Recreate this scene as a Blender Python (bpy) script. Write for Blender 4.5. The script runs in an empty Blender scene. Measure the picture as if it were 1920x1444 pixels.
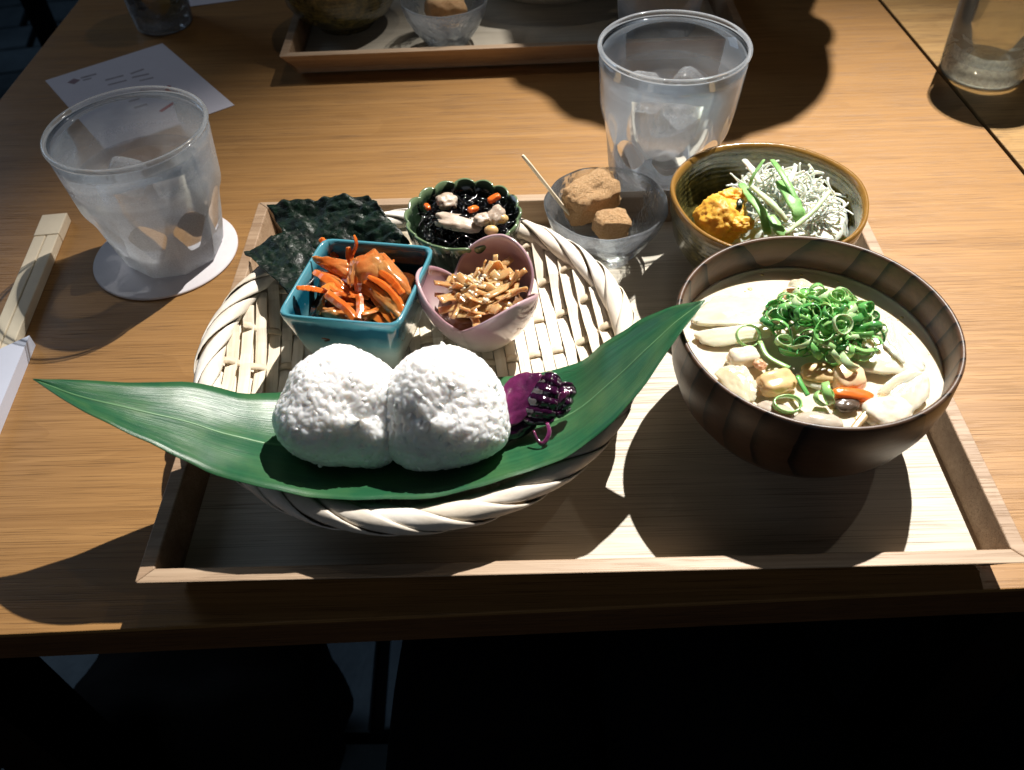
import bpy, bmesh, math, random
from mathutils import Vector, Matrix, Euler
from mathutils import noise as mn

# ------------------------------------------------------------------ camera, light, exposure
S = 0.01                       # everything below is written in centimetres
scene = bpy.context.scene
COL = scene.collection
PI = math.pi
rad = math.radians

CAM = (-2.324, -33.048, 35.562)
PITCH, ROLL, YAW, FPX = 0.836, -0.0417, -0.0212, 1559.2
cd = bpy.data.cameras.new('camera'); cam = bpy.data.objects.new('camera', cd); COL.objects.link(cam)
fw = Vector((math.cos(PITCH)*math.sin(YAW), math.cos(PITCH)*math.cos(YAW), -math.sin(PITCH)))
rt = Vector((math.cos(YAW), -math.sin(YAW), 0)); up = rt.cross(fw)
r2 = math.cos(ROLL)*rt + math.sin(ROLL)*up; u2 = -math.sin(ROLL)*rt + math.cos(ROLL)*up
mw = Matrix((r2, u2, -fw)).transposed().to_4x4(); mw.translation = Vector(CAM)*S
cam.matrix_world = mw
cd.sensor_width = 36; cd.lens = 36*FPX/1920; cd.clip_start = 0.01; cd.clip_end = 50
cd.dof.use_dof = True; cd.dof.focus_distance = 0.455; cd.dof.aperture_fstop = 13
scene.camera = cam

w = bpy.data.worlds.new('World'); scene.world = w; w.use_nodes = True
w.node_tree.nodes['Background'].inputs[0].default_value = (0.55, 0.75, 1.0, 1)
w.node_tree.nodes['Background'].inputs[1].default_value = 0.012

def spot(name, loc, aim, watts, size, blend, radius, col):
    l = bpy.data.lights.new(name, 'SPOT'); l.energy = watts; l.spot_size = rad(size); l.spot_blend = blend
    l.shadow_soft_size = radius*S; l.color = col
    o = bpy.data.objects.new(name, l); COL.objects.link(o)
    o.location = Vector(loc)*S
    o.rotation_euler = (Vector(aim)-Vector(loc)).to_track_quat('-Z', 'Y').to_euler()
    return o
KEY = spot('key_spot_lamp', (55, 86, 146), (17, -8, 0), 330, 43, 1.0, 0.9, (1.0, 0.945, 0.875))
spot('overhead_spot_lamp', (8, 60, 150), (-34, 30, 0), 3.0, 50, 1.0, 1.2, (1.0, 0.86, 0.70))
spot('side_spot_lamp', (112, 62, 146), (10, 0, 0), 5.5, 40, 1.0, 1.2, (1.0, 0.88, 0.74))
al = bpy.data.lights.new('window_light', 'AREA'); al.energy = 6.0; al.size = 0.9; al.color = (0.62, 0.78, 1.0)
ao = bpy.data.objects.new('window_light', al); COL.objects.link(ao); ao.location = (-1.9, 1.3, 1.05)
al2 = bpy.data.lights.new('room_light', 'AREA'); al2.energy = 1.0; al2.size = 0.8; al2.color = (0.86, 0.92, 1.0)
ao2 = bpy.data.objects.new('room_light', al2); COL.objects.link(ao2); ao2.location = (-0.25, -1.5, 0.62)
ao2.rotation_euler = (Vector((-0.03, 0.0, 0.03))-ao2.location).to_track_quat('-Z', 'Y').to_euler()
ao.rotation_euler = (Vector((-0.2, 0.0, 0.0))-ao.location).to_track_quat('-Z', 'Y').to_euler()

vs = scene.view_settings
vs.view_transform = 'Standard'; vs.look = 'None'; vs.exposure = 0.0; vs.gamma = 1.0; vs.use_curve_mapping = False
scene.render.engine = 'CYCLES'
cy = scene.cycles
cy.use_denoising = True; cy.denoiser = 'OPENIMAGEDENOISE'; cy.denoising_input_passes = 'RGB_ALBEDO_NORMAL'
cy.max_bounces = 14; cy.transmission_bounces = 14; cy.transparent_max_bounces = 24
cy.diffuse_bounces = 3; cy.glossy_bounces = 4; cy.sample_clamp_indirect = 4.0
cy.caustics_refractive = True; cy.caustics_reflective = False; cy.blur_glossy = 0.4

# ------------------------------------------------------------------ node helpers
def lin(c):
    return tuple((x/12.92 if x <= 0.04045 else ((x+0.055)/1.055)**2.4) for x in (v/255 for v in c))
class N:
    def __init__(s, name):
        s.m = bpy.data.materials.new(name); s.m.use_nodes = True; s.t = s.m.node_tree; s.n = s.t.nodes; s.l = s.t.links
        s.out = s.n['Material Output']; s.p = s.n['Principled BSDF']
    def add(s, typ, **kw):
        x = s.n.new(typ)
        for k, v in kw.items():
            if k in ('inp',):
                for a, b in v.items(): x.inputs[a].default_value = b
            else: setattr(x, k, v)
        return x
    def link(s, a, b): s.l.new(a, b)
    def coord(s, scale=(1, 1, 1), rot=(0, 0, 0), loc=(0, 0, 0), kind='Object'):
        tc = s.add('ShaderNodeTexCoord'); mp = s.add('ShaderNodeMapping')
        mp.inputs['Scale'].default_value = scale; mp.inputs['Rotation'].default_value = rot; mp.inputs['Location'].default_value = loc
        s.link(tc.outputs[kind], mp.inputs['Vector']); return mp.outputs[0]
    def noise(s, vec, scale, detail=4, rough=0.55, dist=0.0):
        x = s.add('ShaderNodeTexNoise', inp={'Scale': scale, 'Detail': detail, 'Roughness': rough, 'Distortion': dist})
        if vec is not None: s.link(vec, x.inputs['Vector'])
        return x.outputs['Fac']
    def ramp(s, fac, stops, interp='LINEAR'):
        r = s.add('ShaderNodeValToRGB'); r.color_ramp.interpolation = interp
        e = r.color_ramp.elements
        while len(e) < len(stops): e.new(0.5)
        for i, (p, c) in enumerate(stops):
            e[i].position = p; e[i].color = tuple(c)+(1,) if len(c) == 3 else c
        s.link(fac, r.inputs[0]); return r.outputs[0]
    def mix(s, fac, a, b, mode='MIX'):
        m = s.add('ShaderNodeMix', data_type='RGBA', blend_type=mode)
        for sock, v in ((m.inputs[0], fac), (m.inputs[6], a), (m.inputs[7], b)):
            if hasattr(v, 'links'): s.link(v, sock)
            elif isinstance(v, (int, float)): sock.default_value = v
            else: sock.default_value = tuple(v)+(1,)
        return m.outputs[2]
    def math(s, op, a, b=None, c=None):
        m = s.add('ShaderNodeMath', operation=op)
        for i, v in enumerate((a, b, c)):
            if v is None: continue
            if hasattr(v, 'links'): s.link(v, m.inputs[i])
            else: m.inputs[i].default_value = v
        return m.outputs[0]
    def bump(s, h, strength, dist):
        b = s.add('ShaderNodeBump', inp={'Strength': strength, 'Distance': dist*S}); s.link(h, b.inputs['Height'])
        s.link(b.outputs[0], s.p.inputs['Normal']); return b
    def set(s, **kw):
        names = {'rough': 'Roughness', 'col': 'Base Color', 'spec': 'Specular IOR Level', 'coat': 'Coat Weight', 'coat_rough': 'Coat Roughness',
                 'sss': 'Subsurface Weight', 'sss_scale': 'Subsurface Scale', 'sss_rad': 'Subsurface Radius', 'trans': 'Transmission Weight',
                 'ior': 'IOR', 'sheen': 'Sheen Weight'}
        for k, v in kw.items():
            sock = s.p.inputs[names[k]]
            if hasattr(v, 'links'): s.link(v, sock)
            elif isinstance(v, tuple) and len(v) == 3 and k == 'col': sock.default_value = v+(1,)
            else: sock.default_value = v
        return s

def plain(name, col, rough=0.5, spec=0.5, var=0.25, scale=90, bump=0.0, bscale=200, sss=0.0, sss_scale=0.4, coat=0.0, col2=None, coat_rough=0.1):
    n = N(name); c = lin(col); d = lin(col2) if col2 else tuple(x*(1-var) for x in c)
    v = n.coord()
    f = n.noise(v, scale, 5, 0.6)
    n.set(col=n.ramp(f, [(0.32, d), (0.68, c)]), rough=rough, spec=spec, coat=coat, coat_rough=coat_rough)
    if sss: n.set(sss=sss, sss_scale=sss_scale*S, sss_rad=(1.0, 0.7, 0.5))
    if bump: n.bump(n.noise(v, bscale, 4, 0.6), bump, 0.1)
    return n.m

def wood(name, light, dark, pore, grain_rot=0.0, rough=0.45, figure=6.0, pore_amt=0.6, coat=0.0, stretch=1.0, axis='X', streak_amt=1.0, fine_amt=0.5, pore_len=30.0):
    """Oak-like veneer, grain along local X (or Y)."""
    n = N(name)
    rot = (0, 0, grain_rot + (PI/2 if axis == 'Y' else 0))
    base = n.coord((1, 1, 1), rot)
    lo = n.coord((0.8, 62*stretch, 62*stretch), rot)
    fine = n.noise(n.coord((3.0, 560*stretch, 560*stretch), rot), 1.0, 4, 0.65)
    warp = n.noise(n.coord((3.0, 9, 9), rot), 1.0, 3, 0.5)
    # slow streaks
    streak = n.noise(lo, 1.3, 6, 0.68, 0.15)
    # cathedral bands
    sx = n.add('ShaderNodeSeparateXYZ'); n.link(base, sx.inputs[0])
    yb = n.math('MULTIPLY_ADD', warp, 0.30, sx.outputs[1])
    band = n.math('FRACT', n.math('MULTIPLY', yb, figure*8))
    band = n.math('SMOOTHSTEP', band, 0.0, 1.0) if False else band
    c1 = n.mix(n.math('MULTIPLY', n.ramp(fine, [(0.42, (0, 0, 0)), (0.66, (1, 1, 1))]), fine_amt), n.mix(streak_amt, lin(light), n.ramp(streak, [(0.22, lin(dark)), (0.60, lin(light))])), lin(dark))
    c2 = n.mix(n.math('MULTIPLY', n.math('POWER', band, 3.0), 0.22), c1, lin(dark))
    # fine pores: short dark dashes along the grain
    p1 = n.noise(n.coord((pore_len, 1500*stretch, 1500*stretch), rot), 1.0, 2, 0.5)
    p2 = n.noise(n.coord((7, 60*stretch, 60*stretch), rot), 1.0, 3, 0.6)
    pm = n.math('MULTIPLY', n.ramp(p1, [(0.54, (0, 0, 0)), (0.63, (1, 1, 1))]), n.ramp(p2, [(0.36, (0.35,)*3), (0.60, (1, 1, 1))]))
    col = n.mix(n.math('MULTIPLY', pm, pore_amt), c2, lin(pore))
    n.set(col=col, rough=n.math('MULTIPLY_ADD', pm, 0.2, rough), spec=0.35, coat=coat, coat_rough=0.25)
    n.bump(n.math('SUBTRACT', n.math('MULTIPLY', streak, 0.15), pm), 0.35, 0.03)
    return n.m

# ------------------------------------------------------------------ mesh helpers (cm)
class MB:
    def __init__(s): s.v = []; s.f = []
    def addv(s, pts):
        b = len(s.v); s.v += [tuple(p) for p in pts]; return b
    def box(s, c, size, mat=None, taper=1.0):
        hx, hy, hz = (x/2 for x in size); pts = []
        for dz in (-1, 1):
            k = taper if dz > 0 else 1
            for dx, dy in ((-1, -1), (1, -1), (1, 1), (-1, 1)):
                p = Vector((dx*hx*k, dy*hy*k, dz*hz))
                if mat is not None: p = mat @ p
                pts.append(p+Vector(c))
        b = s.addv(pts)
        s.f += [(b+3, b+2, b+1, b), (b+4, b+5, b+6, b+7)]+[(b+i, b+(i+1) % 4, b+4+(i+1) % 4, b+4+i) for i in range(4)]
        return s
    def grid(s, fn, nu, nv, cu=False, cv=False):
        b = len(s.v)
        for i in range(nu):
            for j in range(nv): s.v.append(tuple(fn(i/(nu if cu else nu-1), j/(nv if cv else nv-1))))
        for i in range(nu if cu else nu-1):
            for j in range(nv if cv else nv-1):
                a = b+i*nv+j; c = b+((i+1) % nu)*nv+j; d = b+((i+1) % nu)*nv+(j+1) % nv; e = b+i*nv+(j+1) % nv
                s.f.append((a, c, d, e))
        return s
    def lathe(s, prof, n=64, rfun=None, c=(0, 0, 0)):
        """profile of (r, z); rfun(theta, r, z, k) -> (r, z)."""
        b = len(s.v); rings = []
        for k, (r, z) in enumerate(prof):
            if r < 1e-6:
                rings.append([len(s.v)]); zz = z
                s.v.append((c[0], c[1], c[2]+zz)); continue
            ring = []
            for i in range(n):
                t = 2*PI*i/n; rr, zz = (r, z) if rfun is None else rfun(t, r, z, k)
                ring.append(len(s.v)); s.v.append((c[0]+rr*math.cos(t), c[1]+rr*math.sin(t), c[2]+zz))
            rings.append(ring)
        for A, B in zip(rings, rings[1:]):
            for i in range(n):
                j = (i+1) % n
                if len(A) == 1 and len(B) == 1: continue
                if len(A) == 1: s.f.append((A[0], B[j], B[i]))
                elif len(B) == 1: s.f.append((A[i], A[j], B[0]))
                else: s.f.append((A[i], A[j], B[j], B[i]))
        return s
    def tube(s, pts, rads, n=8, flat=1.0, caps=True, up=None):
        pts = [Vector(p) for p in pts]; m = len(pts)
        if not hasattr(rads, '__len__'): rads = [rads]*m
        rings = []; prev = None
        for i, p in enumerate(pts):
            t = (pts[min(i+1, m-1)]-pts[max(i-1, 0)]).normalized()
            if prev is None:
                ref = Vector(up) if up else (Vector((0, 0, 1)) if abs(t.z) < 0.9 else Vector((1, 0, 0)))
                a = t.cross(ref).normalized()
            else:
                a = (prev-t*prev.dot(t)).normalized()
            prev = a; bb = a.cross(t).normalized()
            ring = []
            for k in range(n):
                th = 2*PI*k/n; q = p+a*(rads[i]*math.cos(th))+bb*(rads[i]*flat*math.sin(th))
                ring.append(len(s.v)); s.v.append(tuple(q))
            rings.append(ring)
        for A, B in zip(rings, rings[1:]):
            for k in range(n): s.f.append((A[k], A[(k+1) % n], B[(k+1) % n], B[k]))
        if caps: s.f.append(tuple(reversed(rings[0]))); s.f.append(tuple(rings[-1]))
        return s
    def blob(s, c, size, sub=3, amp=0.1, freq=1.0, seed=0, power=1.0, mat=None, fine=0.0, ff=14.0):
        bm = bmesh.new(); bmesh.ops.create_icosphere(bm, subdivisions=sub, radius=1)
        off = Vector((seed*3.17, seed*1.71, seed*0.37)); base = len(s.v)
        for v in bm.verts:
            d = v.co.normalized()
            if power != 1.0:   # superellipsoid: boxier
                k = (abs(d.x)**power+abs(d.y)**power+abs(d.z)**power)**(-1/power); p = d*k
            else: p = d.copy()
            p = p*(1+amp*mn.noise(d*freq+off)+amp*0.5*mn.noise(d*freq*2.3+off)+fine*mn.noise(d*ff+off)+fine*0.6*mn.noise(d*ff*2.1+off))
            q = Vector((p.x*size[0], p.y*size[1], p.z*size[2]))
            if mat is not None: q = mat @ q
            s.v.append(tuple(q+Vector(c)))
        for f in bm.faces: s.f.append(tuple(base+v.index for v in f.verts))
        bm.free(); return s
    def build(s, name, mat, parent=None, smooth=True, loc=None, kind=None, label=None, mods=()):
        me = bpy.data.meshes.new(name)
        me.from_pydata([(x*S, y*S, z*S) for x, y, z in s.v], [], s.f); me.update()
        if smooth: me.polygons.foreach_set('use_smooth', [True]*len(me.polygons))
        me.materials.append(mat)
        o = bpy.data.objects.new(name, me); COL.objects.link(o)
        if parent is not None: o.parent = parent
        if loc is not None: o.location = Vector(loc)*S
        if kind: o['kind'] = kind
        if label: o['label'] = label
        for typ, kw in mods:
            md = o.modifiers.new(typ.lower(), typ)
            for k, v in kw.items(): setattr(md, k, v)
        return o
BEV = lambda w, seg=2: ('BEVEL', dict(width=w*S, segments=seg, limit_method='ANGLE', angle_limit=rad(35)))
SUB = lambda n=1: ('SUBSURF', dict(levels=n, render_levels=n))
SOL = lambda t: ('SOLIDIFY', dict(thickness=t*S, offset=0.0))

def thing(name, label, cat, loc=(0, 0, 0), rz=0.0, group=None):
    o = bpy.data.objects.new(name, None); COL.objects.link(o); o.empty_display_size = 0.01
    o.location = Vector(loc)*S; o.rotation_euler = (0, 0, rz); o['label'] = label; o['category'] = cat
    if group: o['group'] = group
    return o
def tag(o, label, cat, group=None):
    o['label'] = label; o['category'] = cat
    if group: o['group'] = group
    return o
def copy_tree(o, parent=None):
    c = o.copy(); COL.objects.link(c); c.parent = parent
    for ch in list(o.children): copy_tree(ch, c)
    return c
def rotm(x=0, y=0, z=0): return Euler((x, y, z)).to_matrix()
def spline(pts, n):
    """Catmull-Rom through pts, n samples."""
    P = [Vector(p) for p in pts]; P = [2*P[0]-P[1]]+P+[2*P[-1]-P[-2]]; out = []
    m = len(P)-3
    for k in range(n):
        u = k/(n-1)*m; i = min(int(u), m-1); t = u-i; a, b, c, d = P[i:i+4]
        out.append(0.5*((2*b)+(c-a)*t+(2*a-5*b+4*c-d)*t*t+(3*b-a-3*c+d)*t**3))
    return out
def shred(rg, c, L, bend, lift=0.0, n=12):
    """a limp wavy strand about c: direction wanders with a steady bend"""
    d = Vector((rg.gauss(0, 1), rg.gauss(0, 1), rg.gauss(0, .12))).normalized(); ax = Vector((rg.gauss(0, .22), rg.gauss(0, .22), rg.choice((-1, 1)))).normalized(); k = rg.uniform(0.3, 1)*bend
    p = Vector((0, 0, 0)); out = []
    for i in range(n):
        out.append(p.copy()); p = p+d*(2*L/n); d = (Matrix.Rotation(k/n+rg.gauss(0, .10), 3, ax) @ d); d.z -= 0.06*(1 if i > n*0.6 else -1)*lift; d.normalize()
    m = sum(out, Vector())/n; return [q-m+c for q in out]
def lerp(a, b, t): return a+(b-a)*t
def sstep(t): t = max(0, min(1, t)); return t*t*(3-2*t)

# ------------------------------------------------------------------ materials
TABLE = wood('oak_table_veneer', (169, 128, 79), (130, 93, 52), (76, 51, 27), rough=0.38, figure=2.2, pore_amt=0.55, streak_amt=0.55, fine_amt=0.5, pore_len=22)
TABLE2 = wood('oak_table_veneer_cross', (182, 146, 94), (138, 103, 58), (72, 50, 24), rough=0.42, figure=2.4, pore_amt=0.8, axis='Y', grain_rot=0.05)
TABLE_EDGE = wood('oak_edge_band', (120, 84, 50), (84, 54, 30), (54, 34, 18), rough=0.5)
TRAY_FLOOR = wood('tray_floor_oak', (202, 194, 178), (164, 154, 136), (92, 80, 64), rough=0.5, pore_amt=0.5, figure=3, streak_amt=0.22, fine_amt=0.4, pore_len=14)
TRAY_RAIL = wood('tray_rail_oak', (186, 162, 136), (148, 121, 96), (98, 74, 54), rough=0.45, pore_amt=0.35)
TRAY_RAIL_Y = wood('tray_side_rail_oak', (178, 152, 126), (140, 112, 86), (92, 68, 48), rough=0.45, pore_amt=0.45, axis='Y')
GAP = plain('dark_gap', (22, 14, 8), 0.9, 0.1)

def stone_mat():
    n = N('blue_grey_stone'); v = n.coord(); f = n.noise(v, 9, 6, 0.65); g = n.noise(v, 60, 4, 0.6)
    n.set(col=n.mix(n.math('MULTIPLY', g, 0.5), n.ramp(f, [(0.3, lin((74, 92, 104))), (0.7, lin((112, 132, 142)))]), lin((66, 80, 92))), rough=0.6)
    n.bump(g, 0.4, 0.3); return n.m
STONE = stone_mat()

# ------------------------------------------------------------------ floor
FZ = -72.0
fl = MB().box((-30, 100, FZ-2), (900, 900, 3)).build('floor', plain('floor_joint', (14, 15, 16), 0.95, 0.1), None, smooth=False)
fl['kind'] = 'structure'
def tile(poly, h=0.9):
    cx = sum(p[0] for p in poly)/len(poly); cyy = sum(p[1] for p in poly)/len(poly)
    m = MB(); n = len(poly); zt = FZ-0.5+h
    m.addv([(x, y, FZ-0.5) for x, y in poly]); m.addv([(cx+(x-cx)*0.985, cyy+(y-cyy)*0.985, zt) for x, y in poly])
    m.f.append(tuple(range(n, 2*n))); m.f += [(i, (i+1) % n, n+(i+1) % n, n+i) for i in range(n)]
    return m.build('tile', STONE, fl, smooth=False)
rng = random.Random(4)
def tiles(x0, x1, y0, y1, wx, wy, ang):
    ca, sa = math.cos(ang), math.sin(ang); k = 0; y = y0
    while y < y1:
        x = x0-(k % 2)*wx*0.45
        while x < x1:
            ww = wx*rng.uniform(0.75, 1.2); g = 0.9
            P = [(x+g, y+g+rng.uniform(-.8, .8)), (x+ww-g, y+g+rng.uniform(-.8, .8)), (x+ww-g, y+wy-g+rng.uniform(-.8, .8)), (x+g, y+wy-g+rng.uniform(-.8, .8))]
            mx, my = (x0+x1)/2, (y0+y1)/2
            tile([(mx+(a-mx)*ca-(b-my)*sa, my+(a-mx)*sa+(b-my)*ca) for a, b in P], rng.uniform(0.6, 0.95)); x += ww
        y += wy; k += 1
tiles(-205, -110, 150, 262, 26, 15, 0.22)
tiles(-70, 20, -12, 34, 30, 17, 0.02)

# ------------------------------------------------------------------ tables
def slab(poly, z0, z1):
    n = len(poly); m = MB(); m.addv([(x, y, z0) for x, y in poly]); m.addv([(x, y, z1) for x, y in poly])
    m.f.append(tuple(reversed(range(n)))); m.f.append(tuple(range(n, 2*n)))
    m.f += [(i, (i+1) % n, n+(i+1) % n, n+i) for i in range(n)]; return m
gapx = lambda y: 34.48-0.0536*(y-18.7)
tb = thing('dining_table', 'brown oak veneer dining table carrying both meal trays', 'table', (0, 0, -72))
TP = [(-47.1, -16.15), (gapx(-14)-0.2, -14.05), (gapx(105)-0.2, 105), (-46.7, 105)]
slab(TP, 71.7, 72).build('table_top', TABLE, tb, smooth=False, mods=[BEV(0.05)])
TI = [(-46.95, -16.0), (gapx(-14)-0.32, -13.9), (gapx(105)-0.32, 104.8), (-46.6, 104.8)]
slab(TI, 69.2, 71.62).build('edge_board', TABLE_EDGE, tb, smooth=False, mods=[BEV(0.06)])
for x, y in ((-41, -9), (29, -7), (-41, 98), (24, 98)):
    MB().box((x, y, 34.6), (5, 5, 69.1)).build('leg', GAP, tb, smooth=False)
t2 = thing('dining_table', 'next oak table beyond the dark gap, grain running away', 'table', (0, 0, -72))
T2 = [(gapx(-30)+0.16, -30), (120, -28), (118, 105), (gapx(105)+0.16, 105)]
slab(T2, 71.7, 72).build('table_top', TABLE2, t2, smooth=False, mods=[BEV(0.05)])
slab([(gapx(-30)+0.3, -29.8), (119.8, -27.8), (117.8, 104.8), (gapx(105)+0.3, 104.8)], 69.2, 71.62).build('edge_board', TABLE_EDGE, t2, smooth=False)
for x, y in ((42, -22), (114, -21), (37, 98), (112, 98)):
    MB().box((x, y, 34.6), (5, 5, 69.1)).build('leg', GAP, t2, smooth=False)

# ------------------------------------------------------------------ trays
def make_tray(label, loc, hx=20.1, hy=14.43, rz=0.0):
    t = thing('serving_tray', label, 'tray', loc, rz, 'wooden meal trays on the table')
    slab([(-hx+1.25, -hy+1.25), (hx-1.25, -hy+1.25), (hx-1.25, hy-1.25), (-hx+1.25, hy-1.25)], 0.12, 0.6).build('base_panel', TRAY_FLOOR, t, smooth=False)
    prof = [(0.0, 2.3), (0.72, 2.3), (1.12, 0.35), (1.5, 0.0), (1.25, 0.0)]
    prof = [(0.0, 2.3), (0.72, 2.32), (1.12, 0.3), (1.5, 0.0), (1.42, 0.0)]
    prof = [(0.0, 2.18), (0.06, 2.3), (0.68, 2.3), (0.74, 2.24), (1.15, 0.02), (1.5, 0.0)]
    # outer face leans inwards towards the table
    ring = [(0.02, 2.3), (0.74, 2.3), (1.14, 0.3), (1.9, 0.0), (1.45, 0.0)]
    ring = [(0.0, 2.3), (0.74, 2.3), (1.12, 0.25), (1.46, 0.0)]
    cor = lambda o, a, b, z: (a*(hx-o), b*(hy-o), z)
    for (a0, b0), (a1, b1), m in (((-1, -1), (1, -1), TRAY_RAIL), ((1, -1), (1, 1), TRAY_RAIL_Y), ((1, 1), (-1, 1), TRAY_RAIL), ((-1, 1), (-1, -1), TRAY_RAIL_Y)):
        mb = MB(); k = len(ring)
        mb.addv([cor(o, a0, b0, z) for o, z in ring]); mb.addv([cor(o, a1, b1, z) for o, z in ring])
        mb.f += [(i, (i+1) % k, k+(i+1) % k, k+i) for i in range(k)]; mb.f += [tuple(reversed(range(k))), tuple(range(k, 2*k))]
        o = mb.build('rail', m, t, smooth=False, mods=[BEV(0.07)])
        o.scale = (1, 1, 1)
    return t
tray = make_tray('pale oak tray with mitred rails holding the nearest meal', (0, 0, 0.004))
tray2 = make_tray('dark shadowed oak tray on the far side of the table', (-2.6, 50.1, 0.004), rz=0.016)

# ------------------------------------------------------------------ drinking glasses
def glass_mat(name, rough, tint=(0.97, 0.99, 1.0), frost=0.0, bump=0.0, clear=0.0, bscale=120, zfade=None):
    """Clear glass; frost adds a thin layer of condensation droplets that scatters light; clear lets part of the light straight through."""
    n = N(name); n.n.remove(n.p)
    g = n.add('ShaderNodeBsdfGlass', inp={'Color': tint+(1,), 'Roughness': rough, 'IOR': 1.47})
    last = g.outputs[0]
    if bump:
        b = n.add('ShaderNodeBump', inp={'Strength': bump, 'Distance': 0.1*S}); n.link(n.noise(n.coord(), bscale, 3, 0.5), b.inputs['Height']); n.link(b.outputs[0], g.inputs['Normal'])
    if clear:
        tr = n.add('ShaderNodeBsdfTransparent', inp={'Color': tint+(1,)}); mx = n.add('ShaderNodeMixShader', inp={0: clear})
        n.link(last, mx.inputs[1]); n.link(tr.outputs[0], mx.inputs[2]); last = mx.outputs[0]
    if frost:
        df = n.add('ShaderNodeBsdfTranslucent', inp={'Color': (0.86, 0.89, 0.93, 1)}); d2 = n.add('ShaderNodeBsdfDiffuse', inp={'Color': (0.72, 0.76, 0.8, 1)})
        m0 = n.add('ShaderNodeMixShader', inp={0: 0.25}); n.link(df.outputs[0], m0.inputs[1]); n.link(d2.outputs[0], m0.inputs[2])
        fac = n.math('MULTIPLY', n.ramp(n.noise(n.coord(), 260, 4, 0.65), [(0.3, (0.35,)*3), (0.75, (1, 1, 1))]), frost)
        if zfade:   # condensation only forms below the cold drink's level
            sx = n.add('ShaderNodeSeparateXYZ'); n.link(n.coord(), sx.inputs[0])
            zz = n.math('ADD', sx.outputs[2], n.math('MULTIPLY', n.noise(n.coord(), 40, 3, 0.5), 1.2*S))
            mr = n.add('ShaderNodeMapRange', inp={'From Min': (zfade[0]+0.6)*S, 'From Max': (zfade[1]+0.6)*S, 'To Min': 1.0, 'To Max': 0.06}); n.link(zz, mr.inputs[0])
            fac = n.math('MULTIPLY', fac, mr.outputs[0])
        mx = n.add('ShaderNodeMixShader'); n.link(fac, mx.inputs[0]); n.link(last, mx.inputs[1]); n.link(m0.outputs[0], mx.inputs[2]); last = mx.outputs[0]
    n.link(last, n.out.inputs['Surface']); return n.m
def thin_glass(name, frost, zfade=None, tint=(0.97, 0.985, 0.99), ripple=0.0):
    """Thin tumbler wall: see-through with a mirror sheen at the edges, misted by condensation on the cold part; frost also paints in bright rims and bases."""
    n = N(name); n.n.remove(n.p)
    tr = n.add('ShaderNodeBsdfTransparent', inp={'Color': tint+(1,)}); gl = n.add('ShaderNodeBsdfGlossy', inp={'Roughness': 0.04, 'Color': (0.9, 0.95, 1.0, 1)})
    fr = n.add('ShaderNodeFresnel', inp={'IOR': 1.42}); m0 = n.add('ShaderNodeMixShader'); n.link(fr.outputs[0], m0.inputs[0]); n.link(tr.outputs[0], m0.inputs[1]); n.link(gl.outputs[0], m0.inputs[2])
    if ripple:
        b = n.add('ShaderNodeBump', inp={'Strength': ripple, 'Distance': 0.15*S}); n.link(n.noise(n.coord(), 150, 3, 0.6), b.inputs['Height']); n.link(b.outputs[0], gl.inputs['Normal']); n.link(b.outputs[0], fr.inputs['Normal'])
    df = n.add('ShaderNodeBsdfTranslucent', inp={'Color': (0.90, 0.92, 0.95, 1)}); d2 = n.add('ShaderNodeBsdfDiffuse', inp={'Color': (0.84, 0.87, 0.9, 1)})
    m1 = n.add('ShaderNodeMixShader', inp={0: 0.4}); n.link(df.outputs[0], m1.inputs[1]); n.link(d2.outputs[0], m1.inputs[2])
    fac = n.math('MULTIPLY', n.ramp(n.noise(n.coord(), 1100, 3, 0.6), [(0.3, (0.72,)*3), (0.7, (1, 1, 1))]), frost)
    if zfade:
        sx = n.add('ShaderNodeSeparateXYZ'); n.link(n.coord(), sx.inputs[0])
        zz = n.math('ADD', sx.outputs[2], n.math('MULTIPLY', n.noise(n.coord(), 45, 3, 0.5), 1.4*S))
        mr = n.add('ShaderNodeMapRange', inp={'From Min': (zfade[0]+0.7)*S, 'From Max': (zfade[1]+0.7)*S, 'To Min': 1.0, 'To Max': 0.05}); n.link(zz, mr.inputs[0]); fac = n.math('MULTIPLY', fac, mr.outputs[0])
        mb_ = n.add('ShaderNodeMapRange', inp={'From Min': 0.3*S, 'From Max': 4.2*S, 'To Min': 1.5, 'To Max': 1.0}); n.link(sx.outputs[2], mb_.inputs[0]); fac = n.math('MULTIPLY', fac, mb_.outputs[0])  # thicker mist towards the base, also painting in its white glow
    mx = n.add('ShaderNodeMixShader'); n.link(fac, mx.inputs[0]); n.link(m0.outputs[0], mx.inputs[1]); n.link(m1.outputs[0], mx.inputs[2]); n.link(mx.outputs[0], n.out.inputs['Surface'])
    return n.m
GLASS = glass_mat('clear_glass', 0.0, clear=0.55)
FROST = thin_glass('condensation_glass', 0.50, (5.8, 8.6))
FROST2 = thin_glass('lightly_misted_glass', 0.22, (7.4, 9.4))
THIN = thin_glass('thin_clear_glass', 0.05)
RIMG = thin_glass('glass_rim', 0.22)  # even frost whitens the rim in place of its highlight
WATERM = glass_mat('water', 0.02, (0.98, 0.99, 1.0), clear=0.72)
ICE = glass_mat('ice', 0.06, (0.98, 0.99, 1.0), frost=0.36, bump=0.4, clear=0.45, bscale=90)
TEA = glass_mat('tea', 0.02, (0.92, 0.74, 0.42), clear=0.5)
PALE_TEA = glass_mat('pale_tea', 0.02, (0.98, 0.92, 0.78), clear=0.75)
MILKY = glass_mat('milky_base', 0.05, (0.98, 0.99, 1.0), frost=0.75, clear=0.4)  # strongly whitened glass for one thick base
THICK = glass_mat('thick_glass_base', 0.06, (0.98, 0.99, 1.0), frost=0.5, clear=0.4)

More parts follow.
